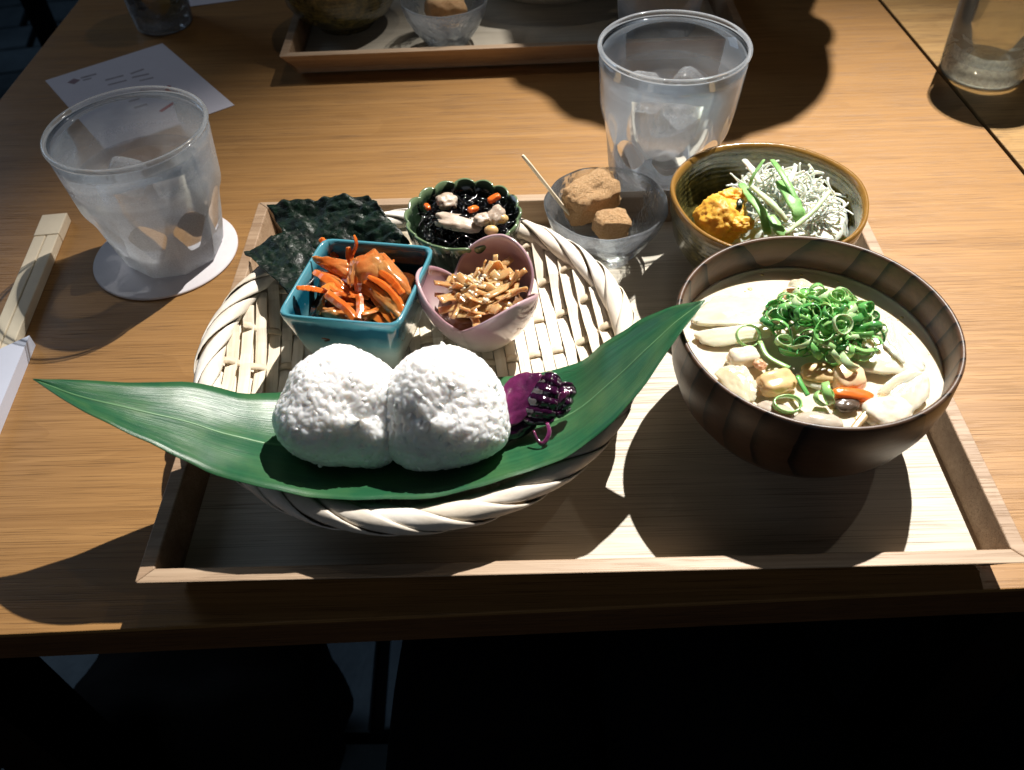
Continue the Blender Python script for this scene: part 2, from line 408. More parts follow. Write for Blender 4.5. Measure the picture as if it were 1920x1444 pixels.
def tumbler(label, loc, H, R, rz, level, ice, rb=2.95, nf=9, liquid=None, frosty=None, icelab=()):
    t = thing('water_glass', label, 'glass', loc, rz, 'drinking glasses on the table')
    def cone(z): return lerp(R*0.815, R, (z/H)**0.9) if z > 0 else R*0.815
    def outer(th, r, z, k):
        a = rb+ (R*0.80-rb)*min(1, z/(H*0.47))**0.8+0.30*max(0, z-H*0.42)
        d = (th % (2*PI/nf))-PI/nf
        return min(cone(z), a/math.cos(d)*1.0), z
    zs = [0.0, 0.06, 0.25]+[0.25+(H*0.62-0.25)*i/16 for i in range(1, 17)]+[H*0.62+(H*0.955-H*0.62)*i/5 for i in range(1, 6)]
    prof = [(0, 0.12), (rb*0.55, 0.10), (rb*0.85, 0.0)]+[(1, z) for z in zs[1:]]
    def of(th, r, z, k):
        if k < 3: return outer(th, r, 0.0, k)[0]*(r/rb), z
        q, zz = outer(th, r, z, k)
        return (q-0.12*(1-min(1, z/0.25))**2, zz)
    inner_t = 0.24
    inn = [(cone(z)-inner_t-0.5*sstep(1-(z-1.3)/(H*0.42)), z) for z in [H*0.955, H*0.8, H*0.65, H*0.55, H*0.48, H*0.4, H*0.3, 1.9]]
    inn += [(inn[-1][0]*0.93, 1.45), (inn[-1][0]*0.7, 1.22), (0, 1.15)]
    n0 = len(prof)
    body = MB().lathe(prof+inn, 108, lambda th, r, z, k: of(th, r, z, k) if k < n0 else (r, z)).build('tumbler_body', frosty or FROST, t)
    rt_ = 0.155; rc = cone(H*0.955)-0.12
    MB().grid(lambda u, v: ((rc+0.06+rt_*math.cos(2*PI*v))*math.cos(2*PI*u), (rc+0.06+rt_*math.cos(2*PI*v))*math.sin(2*PI*u), H-0.19+0.19*1.0*math.sin(2*PI*v)), 96, 10, True, True).build('rim', RIMG, body)
    MB().lathe([(0, 0.16), (rb*0.8, 0.14), (rb*0.9, 0.22), (rb*0.93, 0.7), (rb*0.86, 1.05), (0, 1.12)], 72, lambda th, r, z, k: (r*min(1.0, math.cos(PI/nf)/math.cos((th % (2*PI/nf))-PI/nf)*1.03), z)).build('thick_base', THICK, t)
    if level:
        rin = lambda z: [a for a in [cone(z)-inner_t-0.5*sstep(1-(z-1.3)/(H*0.42))]][0]-0.035
        wp = [(0, 1.22), (rin(1.9)*0.66, 1.28), (rin(1.9)*0.92, 1.5)]+[(rin(z), z) for z in [1.9, 2.6, H*0.35, H*0.45, H*0.55] if z < level-0.2]+[(rin(level), level-0.02), (rin(level)-0.12, level-0.06), (0, level-0.07)]
        MB().lathe(wp, 72).build('water', liquid or WATERM, t)
        for (x, y, z, sz, rx, ry, rz_), lab in zip(ice, icelab):
            w_ = Matrix.Rotation(rz, 3, 'Z') @ Vector((x, y, z))+Vector(loc)
            ic = MB().blob((0, 0, 0), (sz, sz*0.9, sz*0.8), 3, 0.05, 1.2, x+2, power=5.0, mat=rotm(rx, ry, rz_)).build('ice_cube', ICE, None, loc=w_)
            tag(ic, lab, 'ice', 'ice cubes in the water glasses')
    return t
coaster = MB().lathe([(0, 0), (4.72, 0), (4.8, 0.06), (4.8, 0.14), (4.7, 0.2), (0, 0.2)], 96).build('coaster', plain('white_paper_coaster', (226, 222, 226), 0.8, 0.2, 0.06, 60, 0.15, 500), None, loc=(-26.5, 12.0, 0.004))
tag(coaster, 'round white paper coaster under the misted water glass', 'coaster')
tumbler('misted water glass standing on a white coaster beside the chopsticks', (-25.83, 12.14, 0.21), 9.45, 4.81, 0.3, 6.3,
        [(-1.2, 0.8, 5.6, 1.15, 0.3, 0.5, 0.2), (1.5, -0.4, 5.5, 1.1, 1.0, 0.2, 0.9)], icelab=('ice cube in the misted glass, on its side towards the chopsticks', 'ice cube in the misted glass, on its side towards the basket'))
gr_ = tumbler('tall iced water glass standing behind the tray, ice cubes on top', (7.85, 18.5, 0.004), 10.6, 4.85, 0.12, 8.0,
        [(-1.5, 0.6, 7.0, 1.3, 0.2, 0.3, 0.4), (1.5, 0.8, 6.95, 1.25, 0.5, 0.2, 1.1), (0.3, -1.6, 7.0, 1.15, 0.3, 0.9, 0.2), (0.2, 0.3, 5.0, 1.2, 0.8, 0.2, 0.5)], rb=3.3, frosty=FROST2, icelab=('left ice cube of the pair floating in the tall iced glass', 'right ice cube of the pair floating in the tall iced glass', 'ice cube floating nearest the salad bowl in the tall iced glass', 'sunken ice cube deep inside the tall iced water glass'))
g2 = tumbler('frosted glass on the far tray, behind the iced water glass', (10.6, 41.9, 0.62), 10.2, 4.7, 0.5, 6.6, [], rb=3.2)

# tall tea glasses at the top corners
def tea_glass(label, loc, rb, R, H, level, liquid, base=None):
    t = thing('tea_glass', label, 'glass', loc, 0, 'drinking glasses on the table')
    c = lambda z: lerp(rb, R, z/H)
    MB().lathe([(0, 0.05), (rb*0.85, 0.0), (rb-0.04, 0.08), (rb, 0.3)]+[(c(z), z) for z in (1.5, H*0.4, H*0.7, H-0.15)]+[(R-0.02, H), (R-0.14, H+0.02), (R-0.22, H-0.1)]
               + [(c(z)-0.24, z) for z in (H*0.7, H*0.4, 1.7)]+[(rb*0.8, 1.25), (0, 1.15)], 72).build('glass_body', THIN, t)
    MB().lathe([(0, 0.1), (rb*0.84, 0.09), (rb*0.92, 0.2), (rb*0.92, 0.9), (rb*0.78, 1.1), (0, 1.12)], 64).build('thick_base', base or THICK, t)
    MB().lathe([(0, 1.2), (rb*0.78, 1.3)]+[(c(z)-0.28, z) for z in (1.72, level*0.5, level-0.03)]+[(c(level)-0.4, level-0.07), (0, level-0.08)], 64).build('drink', liquid, t)
    return t
tea_glass('tall glass standing on the next table by the dark gap', (37.0, 33.4, 0.004), 3.35, 3.9, 12.5, 9.5, PALE_TEA, MILKY)
tea_glass('amber tea glass behind the white printed card', (-36.3, 47.6, 0.004), 2.7, 3.5, 11.5, 8.5, TEA)

# ------------------------------------------------------------------ paper things
PAPER = plain('white_card_paper', (218, 216, 228), 0.7, 0.3, 0.05, 40)
PRINT = plain('grey_print', (168, 162, 172), 0.8, 0.2); PRINT_R = plain('red_print', (176, 74, 86), 0.8, 0.2); PRINT_P = plain('pinkish_grey_print', (160, 138, 148), 0.8, 0.2)
card = thing('printed_card', 'white printed card with red zigzag line behind the misted glass', 'card', (-35.5, 35.2, 0.01))
CO = [(-44.0, 36.9), (-36.6, 28.6), (-26.07, 31.6), (-35.4, 43.4)]
CO = [(-44.1, 36.9), (-34.9, 25.2), (-26.07, 31.6), (-35.4, 43.4)]
shp = slab([(x+35.5, y-35.2) for x, y in CO], 0.0, 0.05).build('sheet', PAPER, card, smooth=False)
def dash(p, q, wd, m):
    a = Vector((p[0]+35.5, p[1]-35.2, 0)); b = Vector((q[0]+35.5, q[1]-35.2, 0)); d = (b-a).normalized(); s_ = Vector((-d.y, d.x, 0))*wd/2
    mb = MB(); mb.addv([a-s_+Vector((0, 0, .056)), b-s_+Vector((0, 0, .056)), b+s_+Vector((0, 0, .056)), a+s_+Vector((0, 0, .056))]); mb.f = [(0, 1, 2, 3)]
    mb.build('print', m, shp, smooth=False)
for p, q, wd, m in (((-41.57, 36.19, 0.00), (-41.25, 36.93, 0.00), 0.8, PRINT_P), ((-40.98, 37.11, 0.00), (-39.82, 37.80, 0.00), 0.32, PRINT), ((-40.65, 36.70, 0.00), (-40.00, 37.04, 0.00), 0.22, PRINT),
                    ((-38.61, 36.58, 0.00), (-37.23, 37.35, 0.00), 0.28, PRINT), ((-36.68, 37.60, 0.00), (-35.72, 38.42, 0.00), 0.28, PRINT), ((-38.09, 35.70, 0.00), (-36.67, 36.45, 0.00), 0.25, PRINT), ((-36.33, 36.91, 0.00), (-34.98, 37.50, 0.00), 0.28, PRINT),
                    ((-35.48, 36.28, 0.00), (-34.39, 36.79, 0.00), 0.22, PRINT), ((-35.99, 33.28, 0.00), (-35.18, 33.68, 0.00), 0.5, PRINT), ((-35.35, 32.71, 0.00), (-34.58, 33.20, 0.00), 0.3, PRINT), ((-34.57, 31.61, 0.00), (-33.64, 32.17, 0.00), 0.35, PRINT), ((-34.96, 34.48, 0.00), (-34.24, 34.26, 0.00), 0.5, PRINT),
                    ((-32.59, 34.52, 0.00), (-31.15, 32.72, 0.00), 0.38, PRINT_R), ((-31.15, 32.72, 0.00), (-32.15, 30.87, 0.00), 0.38, PRINT_R), ((-32.59, 34.52, 0.00), (-32.56, 35.26, 0.00), 0.34, PRINT_R)):
    dash(p, q, wd, m)
p2 = MB().box((0, 0, 0.03), (11, 9, 0.05), rotm(0, 0, 0.25)).build('paper_slip', PAPER, None, smooth=False, loc=(-33.5, 56.2, 0.01))
tag(p2, 'white paper slip at the far edge behind the amber tea glass', 'paper')

# chopsticks in their sleeve
CHOP = plain('pale_aspen_wood', (240, 226, 200), 0.6, 0.3, 0.10, 30, 0.1, 300)
ca = Vector((-35.36, 15.95, 0.70)); cb = Vector((-33.96, 3.04, 0.50)); cdv = (cb-ca).normalized(); cs = Vector((-cdv.y, cdv.x, 0)).normalized()
ch = thing('chopsticks', 'joined pale wooden chopsticks sticking out of a white sleeve', 'chopsticks', (ca.x, ca.y, 0.01))
def bar(a, b, wa, wb, h, z0, name, m, root, o):
    d = (b-a).normalized(); sd = Vector((-d.y, d.x, 0)).normalized(); mb = MB()
    P = []
    for z in (z0, z0+h):
        P += [a-sd*wa/2, a+sd*wa/2, b+sd*wb/2, b-sd*wb/2]
    mb.addv([(p.x-o[0], p.y-o[1], (z0 if i < 4 else z0+h)) for i, p in enumerate(P)])
    mb.f = [(3, 2, 1, 0), (4, 5, 6, 7), (0, 1, 5, 4), (1, 2, 6, 5), (2, 3, 7, 6), (3, 0, 4, 7)]
    return mb.build(name, m, root, smooth=False, mods=[BEV(0.06)])
o_ = (ca.x, ca.y); end = cb+cdv*9
bar(ca, ca+cdv*2.4, 1.75, 1.72, 0.75, 0.0, 'joined_end', CHOP, ch, o_)
for s_ in (-1, 1):
    bar(ca+cdv*2.42+cs*s_*0.44, end+cs*s_*0.40, 0.80, 0.7, 0.7, 0.0, 'stick', CHOP, ch, o_)
SL = plain('white_sleeve_paper', (214, 220, 238), 0.75, 0.25, 0.05, 40)
A_ = Vector((-32.32, 3.40, 0.95)); B_ = Vector((-31.81, -2.18, 0.95)); dv = (B_-A_).normalized(); nv_ = Vector((-dv.y, dv.x, 0)); nv_ = nv_ if nv_.x < 0 else -nv_
sv = MB(); P0 = [A_, A_+dv*20, A_+dv*20+nv_*3.0, A_+nv_*3.0+dv*2.6, A_+nv_*1.35+dv*0.9]
for z in (0.78, 0.86): sv.addv([(p.x-A_.x, p.y-A_.y, z) for p in P0])
n_ = len(P0); sv.f += [tuple(reversed(range(n_))), tuple(range(n_, 2*n_))]+[(i, (i+1) % n_, n_+(i+1) % n_, n_+i) for i in range(n_)]
# the folded underside of the sleeve
b0 = sv.addv([(p.x-A_.x, p.y-A_.y, 0.0) for p in P0[:4]]); b1 = sv.addv([(p.x-A_.x, p.y-A_.y, 0.06) for p in P0[:4]])
sv.f += [(b1, b1+1, b1+2, b1+3), (b0+3, b0+2, b0+1, b0)]+[(b0+i, b0+(i+1) % 4, b1+(i+1) % 4, b1+i) for i in range(4)]
sv.f += [(b1, b1+1, 1, 0), (b1+3, b1+2, 2, 3)]
so = sv.build('chopstick_sleeve', SL, None, smooth=False, loc=(A_.x, A_.y, 0.006))
tag(so, 'white paper chopstick sleeve lying on the table', 'sleeve')

# ------------------------------------------------------------------ woven basket
def bamboo(name, a, b, axis_scale):
    n = N(name); v = n.coord(axis_scale); f = n.noise(v, 1.0, 5, 0.6); g = n.noise(n.coord(), 14, 3, 0.5)
    c = n.mix(n.ramp(g, [(0.35, (0, 0, 0)), (0.75, (0.55,)*3)]), n.ramp(f, [(0.25, lin(b)), (0.6, lin(a))]), lin((222, 206, 180)))
    oi = n.add('ShaderNodeObjectInfo')
    c = n.mix(n.math('MULTIPLY', oi.outputs['Random'], 0.35), c, n.mix(1.0, c, lin((226, 208, 176)), 'MULTIPLY'))
    n.set(col=c, rough=0.55, spec=0.35); n.bump(f, 0.5, 0.05); return n.m
SLAT = bamboo('bamboo_slat', (246, 239, 226), (220, 206, 182), (420, 14, 60))
WEAVER = bamboo('bamboo_weaver', (232, 220, 198), (196, 176, 146), (14, 420, 60))
STRAND = bamboo('bamboo_rim_strand', (246, 243, 238), (222, 216, 206), (90, 90, 200))

def make_basket(label, loc, rz, full=True):
    t = thing('woven_basket', label, 'basket', loc, rz, 'round woven bamboo baskets')
    RF = 11.0; z0 = 0.55
    def zf(r): return z0+1.55*sstep((r-8.2)/3.4)**1.1
    pitch, rowp = 0.68, 2.75
    nk = int(2*RF/pitch)
    rg = random.Random(11)
    rowang = 0.10
    def rowv(r, u): return (r-3.5)*rowp+0.35+math.tan(rowang)*u
    for k in range(nk):
        u = (k-(nk-1)/2)*pitch
        if abs(u) > RF-0.4: continue
        L = math.sqrt(RF*RF-u*u); ns = max(8, int(L*2/0.42)); wd = pitch*rg.uniform(0.88, 0.97); lean = rg.uniform(-0.004, 0.004)
        hj = rg.uniform(-0.03, 0.03)
        mb = MB()
        for i in range(ns+1):
            v = -L+2*L*i/ns
            zz = zf(math.hypot(u, v))+hj
            for r in range(9):
                d = abs(v-rowv(r, u))
                s_ = 1 if (k+r) % 2 == 0 else -1       # +1: row passes over this slat
                zz -= s_*0.15*math.exp(-(d/0.55)**2)
            uu = u+lean*v
            arch = 0.02
            mb.v += [(uu-wd/2, v, zz), (uu, v, zz+arch), (uu+wd/2, v, zz), (uu+wd/2, v, zz-0.09), (uu-wd/2, v, zz-0.09)]
            if i:
                b = 5*(i-1)
                for q in range(5): mb.f.append((b+q, b+5+q, b+5+(q+1) % 5, b+(q+1) % 5))
        mb.f += [(4, 3, 2, 1, 0), tuple(5*ns+q for q in range(5))]
        mb.build('slat', SLAT, t, smooth=False)
    for r in range(9):
        v0 = (r-3.5)*rowp+0.35
        if abs(v0) > RF-0.6: continue
        mb = MB(); L = math.sqrt(RF*RF-v0*v0); ns = int(2*L/0.28); wd = 0.46
        for i in range(ns+1):
            u = -L+2*L*i/ns; v = rowv(r, u); rr = math.hypot(u, v)
            kk = u/pitch+(nk-1)/2
            ph = math.cos(PI*(kk+r))                    # +1 over even slats
            zz = zf(min(rr, 11.3))-0.03+0.12*ph
            mb.v += [(u, v-wd/2, zz), (u, v, zz+0.05), (u, v+wd/2, zz), (u, v+wd/2, zz-0.09), (u, v-wd/2, zz-0.09)]
            if i:
                b = 5*(i-1)
                for q in range(5): mb.f.append((b+q, b+(q+1) % 5, b+5+(q+1) % 5, b+5+q))
        mb.f += [(0, 1, 2, 3, 4), tuple(5*ns+4-q for q in range(5))]
        mb.build('weaver', WEAVER, t, smooth=True)
    # rim: a core hoop wrapped by fat overlapping strands
    RM, zc, a, b = 11.62, 2.05, 0.70, 0.62
    def tor(th, ph, k=1.0): return ((RM+a*k*math.cos(ph))*math.cos(th), (RM+a*k*math.cos(ph))*math.sin(th), zc+b*k*math.sin(ph)-0.10*k*math.cos(ph)*0)
    MB().grid(lambda u, v: tor(2*PI*u, 2*PI*v, 0.84), 96, 10, True, True).build('rim_core', plain('rim_core_cane', (116, 96, 70), 0.7, 0.2), t)
    ns_ = 30
    for i in range(ns_):
        th0 = 2*PI*i/ns_+rg.uniform(-0.02, 0.02); sw = rad(rg.uniform(34, 44)); wk = rg.uniform(0.95, 1.16); lift = rg.uniform(0.97, 1.05)
        def st(u, v):
            ph = lerp(rad(215), rad(-70), u); vv = 2*v-1
            wid = (2*PI/ns_)*wk*0.86*(0.62+0.38*math.sin(PI*min(1, max(0, u*1.02)))**0.7)
            th = th0+sw*(u-0.5)+vv*wid*0.56
            k = lift*(0.93+0.07*(1-abs(vv)**3)+0.10*vv)*(1-0.10*abs(2*u-1)**4)
            th += 0.012*math.sin(5*u+i*1.7)
            k += 0.010*math.sin(14*v+i)+0.02*mn.noise(Vector((u*2, i*3.1, v)))
            return tor(th, ph, k)
        MB().grid(st, 16, 7).build('rim_strand', STRAND, t, mods=[SOL(0.06)])
    # bent-up ends of the slats show as an outer skirt under the rim
    MB().lathe([(7.6, -1.66), (7.9, -1.66), (8.3, -1.1), (9.4, -0.1), (10.6, 0.7), (11.5, 1.5), (11.8, 1.9), (11.6, 1.95), (10.7, 1.05), (9.3, 0.3), (8.0, -0.9)], 96).build('skirt', SLAT, t)
    return t
basket = make_basket('round woven bamboo basket under the rice balls and small dishes', (-7.85, -1.52, 2.20), rad(7))
MEAL = 0.957      # scale of the basket and of what stands on it, from the shadows they throw
basket.scale = (MEAL,)*3

# ------------------------------------------------------------------ bamboo leaf
def leaf_mat():
    n = N('bamboo_leaf'); uv = n.add('ShaderNodeUVMap'); uv.uv_map = 'UVMap'
    mp = n.add('ShaderNodeMapping'); mp.inputs['Scale'].default_value = (3, 90, 1); n.link(uv.outputs[0], mp.inputs[0])
    f = n.noise(mp.outputs[0], 1.0, 4, 0.6)
    mp2 = n.add('ShaderNodeMapping'); mp2.inputs['Scale'].default_value = (1.5, 26, 1); n.link(uv.outputs[0], mp2.inputs[0])
    g = n.noise(mp2.outputs[0], 1.0, 3, 0.5)
    c = n.mix(n.math('MULTIPLY', f, 0.6), n.ramp(g, [(0.3, lin((20, 72, 46))), (0.7, lin((50, 108, 72)))]), lin((36, 92, 60)))
    mp3 = n.add('ShaderNodeMapping'); mp3.inputs['Scale'].default_value = (14, 3, 1); n.link(uv.outputs[0], mp3.inputs[0])
    c = n.mix(n.ramp(n.noise(mp3.outputs[0], 1.0, 4, 0.6), [(0.42, (0, 0, 0)), (0.75, (0.5,)*3)]), c, lin((92, 128, 74)))
    sx = n.add('ShaderNodeSeparateXYZ'); n.link(uv.outputs[0], sx.inputs[0])
    n.set(col=c, rough=0.33, spec=0.55); n.bump(f, 0.5, 0.03)
    # thin leaf: some of the light comes through
    tl = n.add('ShaderNodeBsdfTranslucent'); n.link(n.mix(0.5, c, lin((90, 146, 60))), tl.inputs[0]); mx = n.add('ShaderNodeMixShader', inp={0: 0.18})
    n.link(n.p.outputs[0], mx.inputs[1]); n.link(tl.outputs[0], mx.inputs[2]); n.link(mx.outputs[0], n.out.inputs[0]); return n.m
LEAF = leaf_mat(); LEAF_RIB = plain('leaf_midrib', (96, 142, 96), 0.45, 0.5)
ST = [((-25.67, -6.10, 7.00), (-25.63, -6.07, 7.00), 0), ((-22.82, -7.98, 6.90), (-23.60, -5.94, 6.70), -0.1), ((-20.52, -8.96, 6.30), (-21.43, -5.44, 6.00), -0.25), ((-18.43, -9.59, 5.40), (-19.09, -4.63, 4.90), -0.3),
      ((-16.14, -10.38, 4.60), (-16.98, -4.30, 3.75), -0.35), ((-13.44, -10.94, 4.10), (-14.71, -3.55, 2.90), -0.75), ((-9.64, -11.29, 3.75), (-10.71, -3.34, 2.30), -0.9), ((-5.96, -11.03, 3.70), (-6.43, -2.78, 2.20), -0.9),
      ((-2.99, -10.23, 3.80), (-2.81, -2.43, 2.40), -0.8), ((-0.20, -9.15, 4.20), (0.36, -2.31, 3.20), -0.5), ((1.88, -7.92, 5.00), (2.01, -2.16, 4.60), -0.3), ((3.31, -6.76, 6.00), (3.58, -2.16, 5.90), -0.3),
      ((5.05, -4.78, 7.10), (5.12, -2.44, 7.10), -0.15), ((6.64, -2.84, 7.90), (6.59, -2.80, 7.90), 0)]
LO = (-8.0, -6.0, 2.0)
nu, nv2 = 70, 13
F_ = spline([a for a, b, c in ST], nu); K_ = spline([b for a, b, c in ST], nu); G_ = spline([(c, 0, 0) for a, b, c in ST], nu)
def leaf_pt(i, v):
    ew = 0.02*mn.noise(Vector((i*0.35, 0, 3))) if v < 0.5 else 0.02*mn.noise(Vector((i*0.35, 9, 3))); p = F_[i].lerp(K_[i], v+(2*v-1)*ew); sag = G_[i].x*4*v*(1-v)
    fold = 0.14*max(0, 1-abs(v-0.5)/0.5)*0
    p = p+Vector((0, 0, sag+0.05*math.sin(9*v+0.25*i)*math.sin(PI*v)+(0.30*mn.noise(p*0.2)+0.12*mn.noise(p*0.55))*math.sin(PI/2*min(1, i/6, (nu-1-i)/6))))
    return p
lf = thing('bamboo_leaf', 'long pointed green bamboo leaf lying under the rice balls', 'leaf', LO)
mb = MB()
for i in range(nu):
    for j in range(nv2):
        p = leaf_pt(i, j/(nv2-1)); mb.v.append((p.x-LO[0], p.y-LO[1], p.z-LO[2]))
for i in range(nu-1):
    for j in range(nv2-1):
        a = i*nv2+j; mb.f.append((a, a+nv2, a+nv2+1, a+1))
bl = mb.build('blade', LEAF, lf, mods=[SOL(0.03)])
uvl = bl.data.uv_layers.new(name='UVMap')
for lp in bl.data.loops: uvl.data[lp.index].uv = (lp.vertex_index//nv2/(nu-1), (lp.vertex_index % nv2)/(nv2-1))
rib = [leaf_pt(i, 0.5)+Vector((0, 0, 0.02))-Vector(LO) for i in range(0, nu)]
MB().tube(rib, [0.03+0.05*math.sin(PI*min(1, (i+2)/(nu))) for i in range(nu)], 6, 0.5).build('midrib', LEAF_RIB, bl)

# ------------------------------------------------------------------ rice balls
def rice_mat(name, c):
    n = N(name); n.set(col=lin(c), rough=0.34, spec=0.5, sss=1.0, sss_scale=0.6*S, sss_rad=(1.0, 0.9, 0.8)); return n.m
RICE = rice_mat('cooked_rice', (252, 251, 248)); RICE_CORE = plain('rice_grain', (252, 251, 248), 0.25, 0.5, 0.02, sss=0.3, sss_scale=0.2)
import numpy as np
def rice_ball(label, loc, size, rot, seed, tri):
    """Grains pressed together: one soft surface lifted into grain shapes, and loose grains standing out of it."""
    t = thing('rice_ball', label, 'rice ball', loc, 0, 'rice balls on the leaf')
    rg = random.Random(seed); R3 = np.array(rotm(*rot)); sz = np.array(size)
    def surf(d):
        th = np.arctan2(d[:, 2], d[:, 0]); k = (np.abs(d)**2.4).sum(1)**(-1/2.4)
        k = k*(1+tri*np.cos(3*(th-PI/2))+0.035*np.sin(3.1*d[:, 0]+seed)*np.cos(2.7*d[:, 1]+2*seed)+0.02*np.sin(7*d[:, 2]+5*d[:, 0]+seed))
        return (d*k[:, None]*sz) @ R3.T
    bm = bmesh.new(); bmesh.ops.create_icosphere(bm, subdivisions=7, radius=1)
    D = np.array([v.co[:] for v in bm.verts]); D /= np.linalg.norm(D, axis=1)[:, None]; F = [tuple(v.index for v in f.verts) for f in bm.faces]; bm.free()
    P = surf(D); H = np.full(len(P), -0.085); NRM = D/sz; NRM = (NRM/np.linalg.norm(NRM, axis=1)[:, None]) @ R3.T
    n = 2300; i = np.arange(n); z = 1-2*(i+0.5)/n; a = i*2.399963; q = np.sqrt(1-z*z)
    G = np.stack([q*np.cos(a), q*np.sin(a), z], 1)+np.array([[rg.gauss(0, .03) for _ in range(3)] for _ in i]); G /= np.linalg.norm(G, axis=1)[:, None]
    C = surf(G); GN = G/sz; GN = (GN/np.linalg.norm(GN, axis=1)[:, None]) @ R3.T
    grid = {}
    for idx, kk in enumerate(map(tuple, np.floor(P/0.4).astype(int))): grid.setdefault(kk, []).append(idx)
    for m in range(n):
        c = C[m]; nn = GN[m]; r = np.array([rg.gauss(0, 1) for _ in range(3)]); ax = r-nn*r.dot(nn); ax /= np.linalg.norm(ax); sd = np.cross(nn, ax)
        L = rg.uniform(0.22, 0.31); W = rg.uniform(0.115, 0.145); o = rg.uniform(-0.10, -0.02); tilt = rg.gauss(0, 0.12)
        kx, ky, kz = np.floor(c/0.4).astype(int); cand = []
        for dx in (-1, 0, 1):
            for dy in (-1, 0, 1):
                for dz in (-1, 0, 1): cand += grid.get((kx+dx, ky+dy, kz+dz), [])
        cand = np.array(cand); d = P[cand]-c; x = d @ ax; y = d @ sd; e = 1-(x/L)**2-(y/W)**2; ok = e > 0
        cc = cand[ok]; h = o+W*0.9*np.sqrt(e[ok])+tilt*x[ok]; H[cc] = np.maximum(H[cc], h)
    V = P+NRM*H[:, None]; core = MB(); core.v = [tuple(v) for v in V.tolist()]; core.f = F; core.build('packed_rice', RICE, t)
    gm = bmesh.new(); bmesh.ops.create_uvsphere(gm, u_segments=8, v_segments=7, radius=1)
    gv = [v.co.copy() for v in gm.verts]; gf = [[v.index for v in f.verts] for f in gm.faces]; gm.free()
    mb = MB()
    for m in range(0, n, 10):
        c = Vector(C[m]); nn = Vector(GN[m]); r = Vector((rg.gauss(0, 1), rg.gauss(0, 1), rg.gauss(0, 1))); ax = (r-nn*r.dot(nn)).normalized()
        out_ = rg.random() < 0.07; ax = (ax+nn*rg.gauss(0, 0.5 if out_ else 0.14)).normalized(); sd = nn.cross(ax).normalized(); u3 = ax.cross(sd)
        L = rg.uniform(0.21, 0.29); W = rg.uniform(0.115, 0.145); cpt = c+nn*(rg.uniform(-0.04, 0.04) if out_ else rg.uniform(-0.08, -0.035)); bd = rg.uniform(-.03, .03); b = len(mb.v)
        for g in gv: mb.v.append(tuple(cpt+ax*(g.z*L)+sd*(g.x*W*(1-0.15*g.z)+bd*(1-g.z*g.z))+u3*(g.y*W*0.85)))
        mb.f += [tuple(b+k for k in f) for f in gf]
    mb.build('loose_grains', RICE_CORE, t, kind='stuff')
    return t
rice = []
rice.append(rice_ball('egg shaped white rice ball on the side nearer the chopsticks', (-11.45, -6.0, 4.6), (3.15, 2.55, 2.85), (-0.7, 0.55, 0.15), 3, 0.05))
rice.append(rice_ball('rounded white rice ball between its twin and the purple pickle', (-6.2, -6.2, 4.65), (2.95, 2.55, 3.0), (-0.7, -0.25, 0.0), 8, 0.05))

# ------------------------------------------------------------------ glazed dishes
def glaze(name, stops, axis='Z', rough=0.16, speck=None, coat=0.6, lo=0.0, hi=5.0):
    """Glaze whose colour runs with height over the pot (lo..hi cm), with kiln mottling."""
    n = N(name); v = n.coord(); sx = n.add('ShaderNodeSeparateXYZ'); n.link(v, sx.inputs[0])
    h = n.math('DIVIDE', n.math('SUBTRACT', sx.outputs[2], lo*S), (hi-lo)*S)
    h = n.math('ADD', h, n.math('MULTIPLY', n.math('SUBTRACT', n.noise(v, 45, 4, 0.6), 0.5), 0.25))
    c = n.ramp(h, [(p, lin(q)) for p, q in stops])
    if speck:
        s_ = n.noise(v, 220, 5, 0.7); c = n.mix(n.ramp(s_, [(0.45, (0, 0, 0)), (0.62, (0.8,)*3)]), c, lin(speck))
    n.set(col=c, rough=rough, spec=0.5, coat=coat, coat_rough=0.06)
    n.bump(n.noise(v, 60, 3, 0.5), 0.12, 0.08); return n.m

# square turquoise dish
BLUE = glaze('turquoise_glaze', [(0.0, (214, 222, 218)), (0.42, (188, 208, 206)), (0.62, (96, 146, 154)), (0.78, (18, 80, 98)), (0.93, (12, 72, 92)), (1.0, (78, 142, 158))], lo=0, hi=4.25)
sq = thing('square_dish', 'square turquoise dish filled with carrot and onion', 'dish', (-11.2, 1.75, 1.35), rad(-9.5))
def rsq(u, hw, r, skew=0.0):
    """point on a rounded square, u in 0..1"""
    a = 2*PI*u; p = 13.0; c, s_ = math.cos(a), math.sin(a); k = (abs(c)**p+abs(s_)**p)**(-1/p)
    return hw*c*k+skew*hw*s_*k, hw*s_*k
prof = [(0.0, 0.0, 0), (2.0, 0.0, 0), (2.4, 0.12, 0), (2.55, 0.6, 0), (2.85, 2.0, 0), (3.1, 3.3, 0), (3.3, 4.2, 0), (3.33, 4.55, 0), (3.27, 4.64, 0), (3.15, 4.6, 0), (3.05, 4.3, 0), (2.85, 3.2, 0), (2.6, 1.9, 0), (2.35, 0.9, 0), (1.9, 0.55, 0), (0.0, 0.5, 0)]
m_ = MB(); nn_ = 96
for hw, z, _ in prof:
    for i in range(nn_):
        x, y = rsq((i+0.5)/nn_, hw, 0.5, 0.07); m_.v.append((x, y, z))
for k in range(len(prof)-1):
    for i in range(nn_):
        j = (i+1) % nn_; m_.f.append((k*nn_+i, k*nn_+j, (k+1)*nn_+j, (k+1)*nn_+i))
m_.build('dish_body', BLUE, sq)

